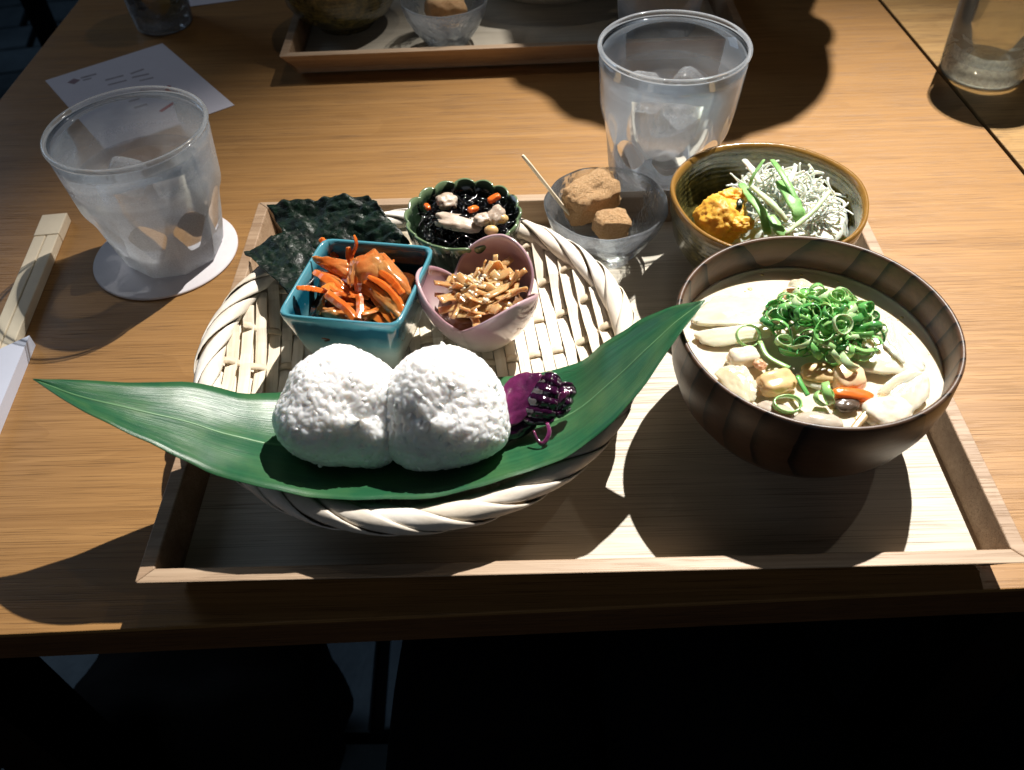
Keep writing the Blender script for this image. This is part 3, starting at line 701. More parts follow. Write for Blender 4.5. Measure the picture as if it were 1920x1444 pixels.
# three-petal pink dish
PINK = glaze('pink_glaze', [(0.0, (232, 222, 214)), (0.25, (226, 212, 206)), (0.55, (190, 158, 162)), (0.8, (162, 124, 134)), (1.0, (198, 168, 174))], lo=0, hi=4.6)
pk = thing('petal_dish', 'pink three-petal dish filled with shredded radish and sesame', 'dish', (-4.6, 1.95, 1.35))
PN = [rad(-113.7), rad(6.3), rad(126.3)]
def petal(th):
    """0 at a notch .. 1 at a petal's middle"""
    d = min(abs((th-a+PI) % (2*PI)-PI) for a in PN); return min(1, d/rad(60))
def prow(u, side):
    k = u   # 0 base .. 1 rim
    return k
m_ = MB(); NT, NK = 144, 18
def pk_pt(th, k, inner):
    w_ = petal(th); H = 2.6+2.15*(1-(1-w_)**1.7)
    z = H*k
    zz = z/4.7
    r = 1.55+2.0*(1-(1-min(1, zz*1.05))**2.0)-0.35*max(0, zz-0.72)*1.5
    r *= 1-0.10*(1-w_)**3*min(1, k*2)
    r += 0.20*(w_-0.5)*k
    if inner: r -= 0.26-0.06*k; z = max(z, 0.4)-(0.0 if k < 0.97 else 0.0)
    r += 0.0
    return (max(r, 0.02)*math.cos(th), max(r, 0.02)*math.sin(th), z)
ks = [i/(NK-1) for i in range(NK)]
rows = [[(0, 0, 0.0)]*NT]
rows += [[pk_pt(2*PI*i/NT, k, False) for i in range(NT)] for k in ks]
rim = []
for i in range(NT):
    a = Vector(rows[-1][i]); b = Vector(pk_pt(2*PI*i/NT, 1.0, True)); rim.append(tuple((a+b)/2+Vector((0, 0, 0.09))))
rows += [rim]+[[pk_pt(2*PI*i/NT, k, True) for i in range(NT)] for k in reversed(ks)]+[[(0, 0, 0.4)]*NT]
for r in rows: m_.v += r
for k in range(len(rows)-1):
    for i in range(NT):
        j = (i+1) % NT; m_.f.append((k*NT+i, k*NT+j, (k+1)*NT+j, (k+1)*NT+i))
m_.build('dish_body', PINK, pk)

# fluted dark green dish
GREEN = glaze('dark_green_glaze', [(0.0, (40, 52, 36)), (0.5, (30, 44, 30)), (0.88, (26, 40, 28)), (1.0, (104, 124, 92))], lo=0, hi=3.75)
gd = thing('fluted_dish', 'dark green fluted dish filled with black seaweed', 'dish', (-5.75, 8.5, 1.5))
def flute(th, r, z, k):
    s_ = abs(math.sin(8.5*th)) if False else abs(math.cos(8*th))
    g = sstep(z/1.6); return r*(1+0.055*g*(s_**0.6-0.6)), z+0.16*g*(s_-0.5)*(1 if z > 3 else 0)
MB().lathe([(0, 0), (1.7, 0), (1.8, 0.15), (2.5, 0.5), (3.05, 1.4), (3.35, 2.6), (3.52, 3.62), (3.48, 3.76), (3.36, 3.74), (3.16, 2.6), (2.85, 1.5), (2.2, 0.75), (0, 0.55)], 192, flute).build('dish_body', GREEN, gd)

# textured glass dessert bowl
BOWLG = thin_glass('textured_dessert_glass', 0.10, ripple=1.0)
db = thing('glass_dessert_bowl', 'small rippled glass bowl with powdered rice cakes beside the basket', 'bowl', (3.1, 10.1, 0.61), 0, 'rippled glass dessert bowls')
def wob(th, r, z, k): return r*(1+0.012*math.sin(5*th+z)+0.008*math.sin(11*th)), z
DBP = [(0, 0.12), (1.5, 0.08), (1.75, 0.0), (1.95, 0.1), (2.25, 0.6), (2.9, 1.5), (3.5, 2.7), (3.85, 3.85), (3.84, 4.0), (3.72, 4.0), (3.55, 3.75), (3.2, 2.75), (2.6, 1.7), (1.9, 1.0), (0, 0.75)]
MB().lathe(DBP, 80, wob).build('bowl_body', BOWLG, db)

# olive glazed salad bowl
def olive_mat():
    n = N('olive_ash_glaze'); v = n.coord(); sx = n.add('ShaderNodeSeparateXYZ'); n.link(v, sx.inputs[0])
    rr = n.math('POWER', n.math('ADD', n.math('POWER', sx.outputs[0], 2.0), n.math('POWER', sx.outputs[1], 2.0)), 0.5)
    rings = n.noise(n.coord((1, 1, 1)), 30, 3, 0.6)
    w_ = n.math('SINE', n.math('MULTIPLY', n.math('ADD', sx.outputs[2], n.math('MULTIPLY', rings, 0.006)), 1900))
    sp = n.noise(v, 130, 5, 0.7)
    c = n.ramp(sp, [(0.32, lin((36, 36, 20))), (0.5, lin((86, 80, 44))), (0.72, lin((126, 112, 58)))])
    c = n.mix(n.math('MULTIPLY', n.math('ADD', w_, 1.0), 0.16), c, lin((40, 42, 26)))
    h = n.ramp(n.math('DIVIDE', sx.outputs[2], 5.75*S), [(0.90, (0, 0, 0)), (0.985, (0.85,)*3)])
    c = n.mix(h, c, lin((146, 106, 48)))
    n.set(col=c, rough=0.22, coat=0.5, coat_rough=0.1); n.bump(n.math('ADD', n.math('MULTIPLY', w_, 0.25), sp), 0.35, 0.08); return n.m
OLIVE = olive_mat()
sb = thing('salad_bowl', 'olive brown glazed bowl of salad behind the soup bowl', 'bowl', (12.35, 7.95, 0.61), 0, 'olive glazed salad bowls')
def wob2(th, r, z, k): return r*(1+0.012*math.sin(3*th+1)+0.006*math.sin(7*th)), z+0.06*math.sin(2*th+.5)*(z/5.7)
MB().lathe([(0, 0.15), (2.2, 0.12), (2.3, 0.0), (2.6, 0.0), (2.7, 0.4), (3.3, 0.75), (4.4, 1.5), (5.2, 2.7), (5.55, 4.2), (5.72, 5.55), (5.68, 5.75), (5.52, 5.76), (5.36, 5.5), (5.2, 4.2), (4.85, 2.9), (4.1, 1.9), (2.8, 1.1), (0, 0.85)], 128, wob2).build('bowl_body', OLIVE, sb)

# turned wooden soup bowl
def walnut():
    n = N('dark_turned_wood'); v = n.coord((1, 1, 1), (0.1, 0.0, -0.12), (0, 0.2, 0))
    d = n.noise(n.coord((1, 1, 1)), 7, 3, 0.5)
    sx = n.add('ShaderNodeSeparateXYZ'); n.link(v, sx.inputs[0])
    # growth rings of a log whose heart lies beyond the bowl
    r2 = n.math('SQRT', n.math('ADD', n.math('POWER', sx.outputs[0], 2.0), n.math('POWER', n.math('MULTIPLY', sx.outputs[2], 1.0), 2.0)))
    w_ = n.math('FRACT', n.math('MULTIPLY', n.math('MULTIPLY_ADD', d, 0.022, n.math('MULTIPLY_ADD', sx.outputs[2], 0.25, n.math('MULTIPLY_ADD', n.math('MULTIPLY', sx.outputs[0], sx.outputs[0]), 1.2, sx.outputs[1]))), 88))
    ring = n.math('POWER', w_, 6.0)
    f = n.noise(n.coord((60, 400, 400), (0.1, 0, -0.12)), 1.0, 3, 0.55)
    c = n.ramp(n.math('MULTIPLY_ADD', f, 0.35, n.math('MULTIPLY', ring, 0.75)), [(0.05, lin((94, 68, 50))), (0.30, lin((70, 50, 36))), (0.62, lin((20, 12, 8)))])
    n.set(col=c, rough=0.42, spec=0.4, coat=0.15, coat_rough=0.3); n.bump(f, 0.3, 0.03); return n.m
WAL = walnut()
wb = thing('soup_bowl', 'dark turned wooden bowl filled with creamy vegetable soup', 'bowl', (11.77, -4.3, 0.61))
MB().lathe([(0, 0.3), (2.9, 0.25), (3.0, 0.0), (3.4, 0.0), (3.5, 0.55), (4.3, 0.9), (5.3, 1.7), (6.1, 2.9), (6.55, 4.3), (6.72, 5.6), (6.68, 6.95), (6.63, 7.08), (6.50, 7.1), (6.4, 6.98), (6.36, 5.6), (6.1, 4.0), (5.4, 2.5), (4.0, 1.4), (0, 1.0)], 160).build('bowl_body', WAL, wb)

# ------------------------------------------------------------------ food
def food(name, a, b, rough=0.25, sss=0.35, scale=60, coat=0.4, bump=0.25, bscale=140, sss_scale=0.4):
    return plain(name, a, rough, 0.5, 0.2, scale, bump, bscale, sss, sss_scale, coat, b, 0.08)
CARROT = food('simmered_carrot', (230, 128, 54), (204, 92, 30), 0.2, 0.6)
ONION = food('simmered_onion', (222, 146, 88), (196, 92, 36), 0.14, 0.8, 45, 0.5, 0.6, 90, 0.5)
SAUCE = food('brown_dressing', (96, 50, 22), (60, 28, 12), 0.1, 0.1)
def off(pts, o): return [tuple(Vector(p)-Vector(o)) for p in pts]
def strip(name, pts, r, flat, mat, root, o, n=14, taper=0.25, sides=8, up=None, jit=0.0, seed=0):
    P = spline(off(pts, o), n)
    R = [r*(1-taper*abs(2*i/(n-1)-1)**3)*(1+jit*mn.noise(Vector((i*0.7, seed, 0)))) for i in range(n)]
    if name == 'carrot_strip': return MB().tube(P, [x*1.25 for x in R], 4, flat, True, up).build(name, mat, root, smooth=False, mods=[BEV(0.035, 2)])
    return MB().tube(P, R, sides, flat, True, up).build(name, mat, root)
def sheet(name, pts, wd, curl, mat, root, o, thick=0.05, seed=0, n=16, m=7, side=(0, 0, 1)):
    """a curved onion-like slice: path pts, width wd, bowed across by curl"""
    P = spline(off(pts, o), n); mb = MB()
    for i in range(n):
        t = (P[min(i+1, n-1)]-P[max(i-1, 0)]).normalized(); sd = t.cross(Vector(side)).normalized(); nn = sd.cross(t)
        w_ = wd*(math.sin(PI*(0.12+0.80*i/(n-1)))**0.55)
        for j in range(m):
            v = 2*j/(m-1)-1; e = 0.16*mn.noise(Vector((i*0.45, j*0.7, seed)))
            mb.v.append(tuple(P[i]+sd*(v*w_/2*(1+0.12*mn.noise(Vector((i*.6, v*3, seed+5)))))+nn*(-curl*v*v+e)))
    for i in range(n-1):
        for j in range(m-1):
            a = i*m+j; mb.f.append((a, a+1, a+m+1, a+m))
    return mb.build(name, mat, root, mods=[SOL(thick), SUB(1)])

def patch(name, cs, bulge, mat, root, o, thick=0.05, seed=0, n=18, rip=0.0, nrip=0, wr=0.10, rag=0.10):
    """a thin wrinkled slice spanned by four corners, bowed by bulge; rip/nrip give it corrugations"""
    a, b, c, d = (Vector(q)-Vector(o) for q in cs); nn = (b-a).cross(d-a).normalized(); nn = nn if nn.z > 0 else -nn; mb = MB()
    ctr = (a+b+c+d)/4
    for i in range(n):
        for j in range(n):
            u, v = i/(n-1), j/(n-1); p = (a*(1-u)+b*u)*(1-v)+(d*(1-u)+c*u)*v
            eu, ev = 2*u-1, 2*v-1; rr = max(abs(eu), abs(ev)); cor = (abs(eu)*abs(ev))**2      # round the corners off
            p = p.lerp(ctr, 0.20*cor)
            p += (p-ctr)*rag*rr*mn.noise(Vector((eu*2.6, ev*2.6, seed+7)))*1.6
            p += nn*(bulge*(1-eu*eu*0.9)*(1-ev*ev*0.9)+wr*mn.noise(Vector((u*3.2, v*3.2, seed)))+0.5*wr*mn.noise(Vector((u*8, v*8, seed)))+rip*math.sin(2*PI*nrip*v))
            mb.v.append(tuple(p))
    for i in range(n-1):
        for j in range(n-1): q = i*n+j; mb.f.append((q, q+n, q+n+1, q+1))
    return mb.build(name, mat, root, mods=[SOL(thick)])

# carrot and onion in the square dish
O = (-11.2, 1.75, 4.0)
cs_ = thing('carrot_onion_salad', 'glossy orange carrot strips and onion slices in the square dish', 'food', O)
MB().blob((0, -0.2, 0.25), (2.6, 2.55, 0.75), 4, 0.18, 2.2, 3, power=4).build('dressing', SAUCE, cs_)
for i, (pts, r, f) in enumerate((
    ([(-14.39, 0.86, 6.25), (-13.74, 1.13, 5.95), (-12.99, 1.31, 5.50)], 0.20, 0.75), ([(-13.92, 5.82, 5.70), (-13.52, 5.44, 5.40), (-12.96, 4.84, 5.00)], 0.22, 0.7),
    ([(-11.47, 3.93, 7.30), (-11.41, 3.77, 6.80), (-11.72, 3.50, 6.20), (-11.95, 3.31, 5.60)], 0.19, 0.5), ([(-11.87, 3.68, 6.70), (-11.81, 3.27, 6.20), (-11.66, 2.72, 5.70)], 0.18, 0.6),
    ([(-13.83, 2.90, 5.70), (-12.86, 2.11, 5.80), (-12.00, 1.28, 5.60), (-11.34, 0.94, 5.30)], 0.34, 0.35), ([(-10.84, 1.42, 6.20), (-10.10, 0.85, 6.10), (-9.45, 0.22, 5.80), (-9.01, -0.76, 5.30)], 0.22, 0.6),
    ([(-10.55, 1.37, 6.50), (-9.61, 0.78, 6.30), (-8.87, 0.03, 5.80), (-8.62, -0.75, 5.20)], 0.20, 0.6), ([(-9.93, 1.66, 6.60), (-9.25, 1.17, 6.40), (-8.62, 0.43, 6.00)], 0.24, 0.6),
    ([(-11.91, 1.31, 5.30), (-10.63, 0.17, 5.20), (-9.57, -0.67, 5.00), (-8.77, -1.02, 5.00)], 0.27, 0.45), ([(-11.12, 1.98, 6.60), (-11.16, 1.44, 6.20), (-11.18, 1.03, 5.60)], 0.20, 0.5),
    ([(-10.86, 1.46, 5.90), (-10.33, 0.99, 5.80), (-9.87, 0.72, 5.60)], 0.22, 0.6), ([(-12.84, 1.66, 5.30), (-11.91, 0.86, 5.00), (-11.18, -0.14, 4.80)], 0.2, 0.6),
    ([(-10.34, 0.74, 5.60), (-9.65, -0.09, 5.40), (-9.17, -0.87, 5.10)], 0.26, 0.4), ([(-12.29, 2.41, 5.60), (-11.11, 1.46, 5.80), (-10.20, 0.67, 5.50)], 0.24, 0.5))):
    strip('carrot_strip', pts, r, f, CARROT, cs_, O, seed=i, jit=0.25, taper=0.4)
for i, (cs, bu) in enumerate((
    (((-14.20, 3.70, 6.20), (-13.46, 2.99, 5.80), (-11.75, 1.93, 5.80), (-11.80, 3.05, 6.30)), 0.25), (((-11.69, 2.79, 6.40), (-11.48, 1.20, 6.00), (-9.21, 1.16, 6.10), (-9.94, 3.26, 7.00)), 0.55),
    (((-9.99, 3.30, 6.90), (-10.65, 1.92, 6.60), (-8.88, 0.16, 5.80), (-7.99, 0.73, 5.90)), 0.3), (((-10.36, 1.42, 6.30), (-10.64, 0.76, 5.90), (-8.60, -1.22, 5.10), (-8.42, -0.15, 5.60)), 0.2),
    (((-13.38, 0.47, 5.10), (-12.90, -0.24, 4.80), (-11.25, -0.56, 4.80), (-11.97, 0.47, 5.20)), 0.3), (((-12.19, 1.39, 5.40), (-12.53, 0.67, 5.00), (-10.62, -0.50, 4.80), (-9.99, 0.24, 5.30)), 0.15),
    (((-11.67, 2.76, 6.50), (-11.75, 1.18, 6.10), (-11.37, 0.91, 6.10), (-11.14, 2.52, 6.90)), 0.1), (((-13.75, 2.92, 5.80), (-13.31, 2.23, 5.40), (-11.79, 0.93, 5.40), (-12.01, 1.82, 5.90)), 0.2),
    (((-13.20, 1.14, 5.50), (-13.54, 0.27, 4.90), (-13.25, 0.09, 4.90), (-12.88, 0.95, 5.50)), 0.05))):
    patch('onion_slice', cs, bu, ONION, cs_, O, 0.05, i*3.3)

rg = random.Random(31)
for i in range(22):
    c = Vector((rg.gauss(0.2, 1.0), rg.gauss(-0.1, 0.95), 1.35+rg.uniform(-.25, .45))); c.x = max(-1.9, min(2.0, c.x)); c.y = max(-1.9, min(1.9, c.y))
    P = shred(rg, c, rg.uniform(0.8, 1.5), 1.2, 0.6, 10); wd = rg.uniform(0.12, 0.26)
    MB().tube(P, [wd*1.2]*10, 4, rg.uniform(0.22, 0.5)).build('carrot_strip', CARROT, cs_, smooth=False, mods=[BEV(0.03, 2)])

# shredded radish with sesame in the petal dish
O = (-4.6, 1.95, 3.6)
RAD = food('simmered_radish', (214, 178, 130), (176, 128, 78), 0.16, 0.9, 50, 0.5); SES = food('sesame', (240, 228, 204), (220, 200, 168), 0.4, 0.2, coat=0.1)
rd = thing('radish_salad', 'brown shredded radish with sesame seeds in the pink dish', 'food', O)
rmd = MB().blob((0, 0, -0.1), (2.25, 2.15, 0.7), 4, 0.22, 2.4, 5).build('radish_mound', food('radish_mound', (142, 100, 62), (84, 52, 30), 0.3, 0.3, coat=0.1), rd)
rg = random.Random(21)
for i in range(44):
    a = rg.uniform(0, 2*PI); r = 1.95*math.sqrt(rg.random()); c = Vector((r*math.cos(a)-0.1, r*math.sin(a)+0.1, 0.75+0.55*(1-(r/1.9)**2)+rg.uniform(-.1, .25)))
    P = shred(rg, c, rg.uniform(1.1, 2.0), 3.4, 1.0, 14); wd = rg.uniform(0.14, 0.30)
    MB().tube(P, [wd*(1+0.35*mn.noise(Vector((q*.5, i, 0)))) for q in range(14)], 8, rg.uniform(0.18, 0.4)).build('radish_shred', RAD, rd)
m_ = MB()
for i in range(46):
    if i < 26: x, y = rg.gauss(-0.2, 0.5), rg.gauss(0.55, 0.35)
    else: x, y = rg.gauss(-0.6, 0.7), rg.gauss(-0.3, 0.6)
    z = 0.95+0.6*max(0, 1-(math.hypot(x, y)/2.0)**2)+rg.uniform(0.0, .25)
    m_.blob((x, y, z), (0.17, 0.105, 0.07), 1, 0, 1, 0, mat=rotm(rg.uniform(-.5, .5), rg.uniform(-.5, .5), rg.uniform(0, 6)))
m_.build('sesame_seeds', SES, rmd, kind='stuff')

# hijiki seaweed in the fluted dish
O = (-5.75, 8.5, 3.9)
HIJ = food('black_hijiki', (14, 14, 18), (6, 6, 8), 0.16, 0.0, bump=0.4); TOFU = food('fried_tofu', (206, 192, 176), (166, 146, 128), 0.45, 0.3, coat=0.1)
BEAN = food('soy_bean', (216, 184, 128), (188, 150, 92), 0.35)
hj = thing('seaweed_salad', 'black seaweed with pale tofu and carrot bits in the fluted dish', 'food', O)
MB().blob((0, 0, -0.35), (2.85, 2.85, 1.0), 4, 0.2, 2.6, 2).build('seaweed_mound', HIJ, hj)
m_ = MB(); rg = random.Random(5)
for i in range(230):
    a = rg.uniform(0, 2*PI); r = 2.65*math.sqrt(rg.random()); c = Vector((r*math.cos(a), r*math.sin(a), 0.45+0.55*(1-(r/2.7)**2)+rg.uniform(-.2, .25)))
    d = Vector((rg.gauss(0, 1), rg.gauss(0, 1), rg.gauss(0, .3))).normalized(); e = Vector((rg.gauss(0, 1), rg.gauss(0, 1), rg.uniform(0, .8))); L = rg.uniform(0.4, 0.95)
    m_.tube(spline([c-d*L, c-d*L*0.3+e*0.12, c+d*L*0.4-e*0.06, c+d*L+Vector((0, 0, rg.uniform(-.2, .25)))], 8), [0.05, .075, .08, .085, .085, .08, .065, .03], 5, 0.7)
for i in range(26):   # a few strands lie across the tofu
    c = Vector((rg.uniform(-1.6, 1.7), rg.uniform(-1.2, 1.4), 1.55+rg.uniform(-.1, .15))); d = Vector((rg.gauss(0, 1), rg.gauss(0, .6), 0)).normalized(); L = rg.uniform(.5, 1.0)
    m_.tube(spline([c-d*L-Vector((0, 0, .35)), c-d*L*.4+Vector((0, .1, .08)), c+d*L*.4-Vector((0, .1, 0)), c+d*L-Vector((0, 0, .4))], 8), [0.04, .06, .065, .07, .07, .065, .06, .03], 5, 0.7)
m_.build('seaweed_strands', HIJ, hj, kind='stuff')
for c, sz, rt_ in (((-6.72, 9.28, 5.55), (0.62, 0.5, 0.32), (0.3, 0.2, 0.4)), ((-5.96, 7.45, 5.30), (1.3, 0.6, 0.28), (0.1, 0.15, -0.15)), ((-3.72, 7.62, 5.60), (0.62, 0.42, 0.36), (0.2, -0.3, 0.9)), ((-4.51, 7.29, 5.60), (0.5, 0.35, 0.3), (0.3, 0.1, 0.3))):
    MB().blob(Vector(c)-Vector(O), sz, 4, 0.22, 2.2, c[0], power=3.4, mat=rotm(*rt_)).build('tofu_piece', TOFU, hj)
for c, sz, rt_ in (((-5.09, 8.16, 5.75), (0.36, 0.2, 0.16), (0, .2, 0.7)), ((-3.84, 8.97, 5.90), (0.42, 0.22, 0.18), (0, -.2, .5)), ((-7.89, 8.72, 5.60), (0.28, 0.16, 0.14), (0, 0, 2))):
    MB().blob(Vector(c)-Vector(O), sz, 3, 0.08, 1.5, c[1], power=4, mat=rotm(*rt_)).build('carrot_piece', CARROT, hj)
for c in ((-4.00, 6.37, 5.50), (-3.40, 7.47, 5.50)):
    MB().blob(Vector(c)-Vector(O), (0.42, 0.33, 0.3), 3, 0.04).build('bean', BEAN, hj)

# purple pickle
PUR = food('purple_pickle_flesh', (120, 46, 94), (62, 22, 54), 0.18, 0.35, 70, coat=0.7, bump=0.5, bscale=180); PURD = food('purple_pickle_skin', (52, 14, 46), (26, 6, 24), 0.12, 0.1, coat=0.9)
O = (-1.9, -5.4, 2.6)
pp = thing('purple_pickle', 'glossy purple pickled slice on the leaf beside the rice ball', 'pickle', O)
patch('flesh_slice', ((-4.06, -7.08, 3.80), (-2.30, -6.92, 3.70), (-1.03, -4.62, 4.90), (-3.12, -4.45, 4.80)), 0.12, PUR, pp, O, 0.14, 4, 22, wr=0.10, rag=0.04)
patch('ridged_skin', ((-2.80, -6.78, 3.60), (-0.84, -6.85, 3.40), (-0.18, -4.90, 4.70), (-1.24, -4.52, 5.20)), 0.45, PURD, pp, O, 0.12, 8, 40, 0.07, 5.0, 0.06, 0.03)
patch('ridged_skin', ((-0.84, -6.69, 3.70), (-0.12, -6.18, 3.60), (0.36, -5.01, 4.40), (-0.51, -5.07, 4.90)), 0.35, PURD, pp, O, 0.12, 12, 30, 0.07, 3.2, 0.08, 0.05)
patch('flesh_flap', ((-0.78, -6.47, 4.50), (-0.41, -6.26, 4.40), (-0.02, -5.80, 4.90), (-0.56, -6.07, 5.10)), 0.12, PUR, pp, O, 0.1, 14, 12)
strip('curl', [(-1.22, -7.01, 3.90), (-1.14, -7.49, 3.70), (-1.44, -7.91, 3.40), (-1.72, -7.70, 3.40), (-1.91, -7.25, 3.60)], 0.12, 0.5, PUR, pp, O, 18)
MB().blob(Vector((-2.97, -6.62, 3.20))-Vector(O), (1.5, 0.7, 0.5), 3, 0.25, 1.6, 4, mat=rotm(0.2, 0, 0.4)).build('skin_piece', PURD, pp)

# nori sheets
def nori_mat():
    n = N('toasted_nori'); v = n.coord(); a = n.noise(v, 95, 5, 0.65, 0.5); b = n.noise(v, 480, 4, 0.6)
    n.set(col=n.ramp(a, [(0.35, lin((5, 12, 9))), (0.7, lin((20, 42, 28)))]), rough=n.ramp(b, [(0.35, (0.24,)*3), (0.7, (0.62,)*3)]), spec=0.38)
    n.bump(n.math('ADD', a, n.math('MULTIPLY', b, 0.4)), 0.9, 0.12); return n.m
NORI = nori_mat()
def nori(label, corners, seed, amp=0.25):
    a, b, c, d = (Vector(q) for q in corners); o = (a+b+c+d)/4; mb = MB(); n = 44
    for i in range(n):
        for j in range(n):
            u, v = i/(n-1), j/(n-1); p = (a*(1-u)+b*u)*(1-v)+(d*(1-u)+c*u)*v-o
            e = 0.10*mn.noise(Vector((u*9, v*9, seed))) if (i in (0, n-1) or j in (0, n-1)) else 0
            p += Vector((e, e, amp*mn.noise(Vector((u*2.6, v*2.6, seed+3)))+0.5*amp*mn.noise(Vector((u*7, v*7, seed+9)))+0.28*amp*mn.noise(Vector((u*15, v*15, seed+4))))); mb.v.append(tuple(p))
    for i in range(n-1):
        for j in range(n-1): q = i*n+j; mb.f.append((q, q+n, q+n+1, q+1))
    return tag(mb.build('nori_sheet', NORI, None, loc=o, mods=[SOL(0.04)]), label, 'seaweed', 'nori sheets leaning on the basket')
nor = []
nor.append(nori('large dark nori sheet leaning on the basket rim behind the square dish', ((-18.60, 11.69, 4.00), (-11.65, 10.34, 5.60), (-8.93, 6.87, 4.10), (-15.34, 5.81, 3.30)), 2, 0.5))
nor.append(nori('smaller nori sheet sticking out past the basket beside the coaster', ((-19.15, 7.06, 3.90), (-16.09, 8.74, 4.40), (-12.85, 4.42, 3.90), (-15.52, 2.81, 4.10)), 6, 0.22))

# ------------------------------------------------------------------ powdered rice cakes and pick
def kinako():
    n = N('roasted_soy_powder'); v = n.coord(); f = n.noise(v, 900, 5, 0.8); g = n.noise(v, 70, 4, 0.6)
    n.set(col=n.mix(n.math('MULTIPLY', g, 0.6), n.ramp(f, [(0.34, lin((204, 148, 96))), (0.64, lin((250, 218, 174)))]), lin((226, 176, 122))), rough=0.9, spec=0.15)
    n.bump(n.math('ADD', n.math('MULTIPLY', f, 1.6), g), 1.0, 0.22); return n.m
KIN = kinako()
for lab, c, sz, rt_, sd in (('largest powdered brown rice cake leaning in the glass bowl', (2.25, 11.19, 4.20), (1.75, 1.15, 1.2), (0.35, -0.15, 0.5), 2), ('small powdered brown rice cake at the front of the glass bowl', (3.32, 8.63, 4.00), (1.05, 0.75, 0.75), (0.1, 0.1, 0.18), 5)):
    tag(MB().blob((0, 0, 0), sz, 5, 0.12, 1.9, sd, power=5.0, mat=rotm(*rt_), fine=0.05, ff=11).build('rice_cake', KIN, None, loc=c), lab, 'rice cake', 'rice cakes in the glass bowl')
tp = Vector((-2.04, 9.26, 8.60)); tq = Vector((1.00, 10.34, 3.30))
m_ = MB().tube([tuple((tp.lerp(tq, k/8))-tq) for k in range(9)], [0.09, .11, .11, .11, .11, .11, .11, .1, .04], 8)
tag(m_.build('toothpick', CHOP, None, loc=tq), 'pale wooden toothpick leaning on the glass bowl edge', 'toothpick')

# ------------------------------------------------------------------ salad
SHRED = food('shredded_radish', (236, 240, 230), (214, 222, 206), 0.25, 0.5, coat=0.3); LGREEN = food('mizuna_leaf', (160, 206, 132), (104, 166, 84), 0.4, 0.4, coat=0.0, bump=0.5)
STEM = food('mizuna_stem', (222, 234, 200), (178, 208, 150), 0.25, 0.4); PUMP = food('mashed_pumpkin', (236, 188, 72), (208, 146, 36), 0.5, 0.5, 120, 0.0, 0.7, 260); PSKIN = food('pumpkin_skin', (34, 46, 18), (16, 24, 10), 0.3, 0.0)
O = (12.35, 7.95, 4.6)
sl = thing('green_salad', 'white shredded radish and green leaves in the olive bowl', 'food', O)
MB().blob((1.2, 0.0, -0.25), (3.7, 4.1, 1.5), 4, 0.2, 2.0, 4).build('shred_mound', SHRED, sl)
m_ = MB(); rg = random.Random(9)
for i in range(175):
    a = rg.uniform(0, 2*PI); r = math.sqrt(rg.random()); c = Vector((1.3+2.8*r*math.cos(a), 0.3+3.1*r*math.sin(a), 0.62+1.05*(1-r*r)+rg.uniform(-.15, .4)))
    k = rg.uniform(.05, .10); m_.tube(shred(rg, c, rg.uniform(1.0, 1.9), 6.0, 1.0, 16), k, 6, 0.7)
m_.build('radish_shreds', SHRED, sl, kind='stuff')
for i, (pts, r, f, mt) in enumerate((
    ([(10.87, 8.70, 6.60), (10.98, 6.79, 7.00), (11.37, 5.38, 6.90), (11.59, 4.34, 6.20)], 0.30, 0.25, LGREEN), ([(11.10, 7.83, 7.00), (11.24, 8.01, 7.60), (11.88, 8.69, 8.20)], 0.22, 0.3, LGREEN),
    ([(12.85, 7.98, 7.20), (12.99, 6.37, 7.40), (13.27, 5.27, 7.10), (13.43, 4.95, 6.60)], 0.42, 0.2, LGREEN), ([(11.15, 7.54, 7.20), (11.78, 5.14, 7.60), (12.48, 4.46, 7.00)], 0.20, 0.7, STEM),
    ([(12.37, 4.05, 6.40), (14.03, 5.25, 6.90), (15.46, 6.90, 7.20)], 0.17, 0.7, STEM), ([(11.23, 10.28, 7.20), (11.45, 9.11, 7.30), (11.76, 8.06, 7.00)], 0.22, 0.5, SHRED), ([(13.76, 8.53, 7.60), (13.17, 7.41, 7.40), (12.69, 6.47, 6.80)], 0.18, 0.6, SHRED),
    ([(12.63, 9.43, 7.70), (12.77, 7.75, 7.90), (13.23, 6.11, 7.40), (13.29, 5.18, 6.80)], 0.2, 0.3, LGREEN), ([(11.81, 5.25, 6.80), (12.09, 4.28, 6.60), (12.62, 3.91, 6.20)], 0.34, 0.3, LGREEN))):
    strip('salad_leaf' if mt is not SHRED else 'radish_stick', pts, r, f, mt, sl, O, seed=i, jit=0.35)
O2 = Vector((9.41, 6.58, 5.90))
pm_ = thing('mashed_pumpkin', 'scoop of yellow mashed pumpkin at the edge of the salad', 'food', tuple(O2))
MB().blob((0, 0, -0.2), (1.45, 1.5, 1.25), 5, 0.22, 1.5, 6, fine=0.07, ff=7).build('mash', PUMP, pm_)
MB().blob(tuple(Vector((10.17, 7.71, 6.30))-O2), (0.9, 0.7, 0.55), 5, 0.25, 1.7, 2, fine=0.08, ff=6).build('mash_lump', PUMP, pm_)
MB().blob(tuple(Vector((10.23, 5.65, 6.00))-O2), (0.85, 0.6, 0.5), 5, 0.25, 1.7, 8, fine=0.08, ff=6).build('mash_lump', PUMP, pm_)
MB().blob(tuple(Vector((10.31, 6.52, 6.70))-O2), (0.22, 0.42, 0.22), 3, 0.3, 2, 3, mat=rotm(0.3, 0, -0.3)).build('skin_piece', PSKIN, pm_)
MB().blob(tuple(Vector((9.08, 6.01, 5.00))-O2), (0.9, 0.4, 0.35), 3, 0.3, 2, 5).build('skin_piece', PSKIN, pm_)

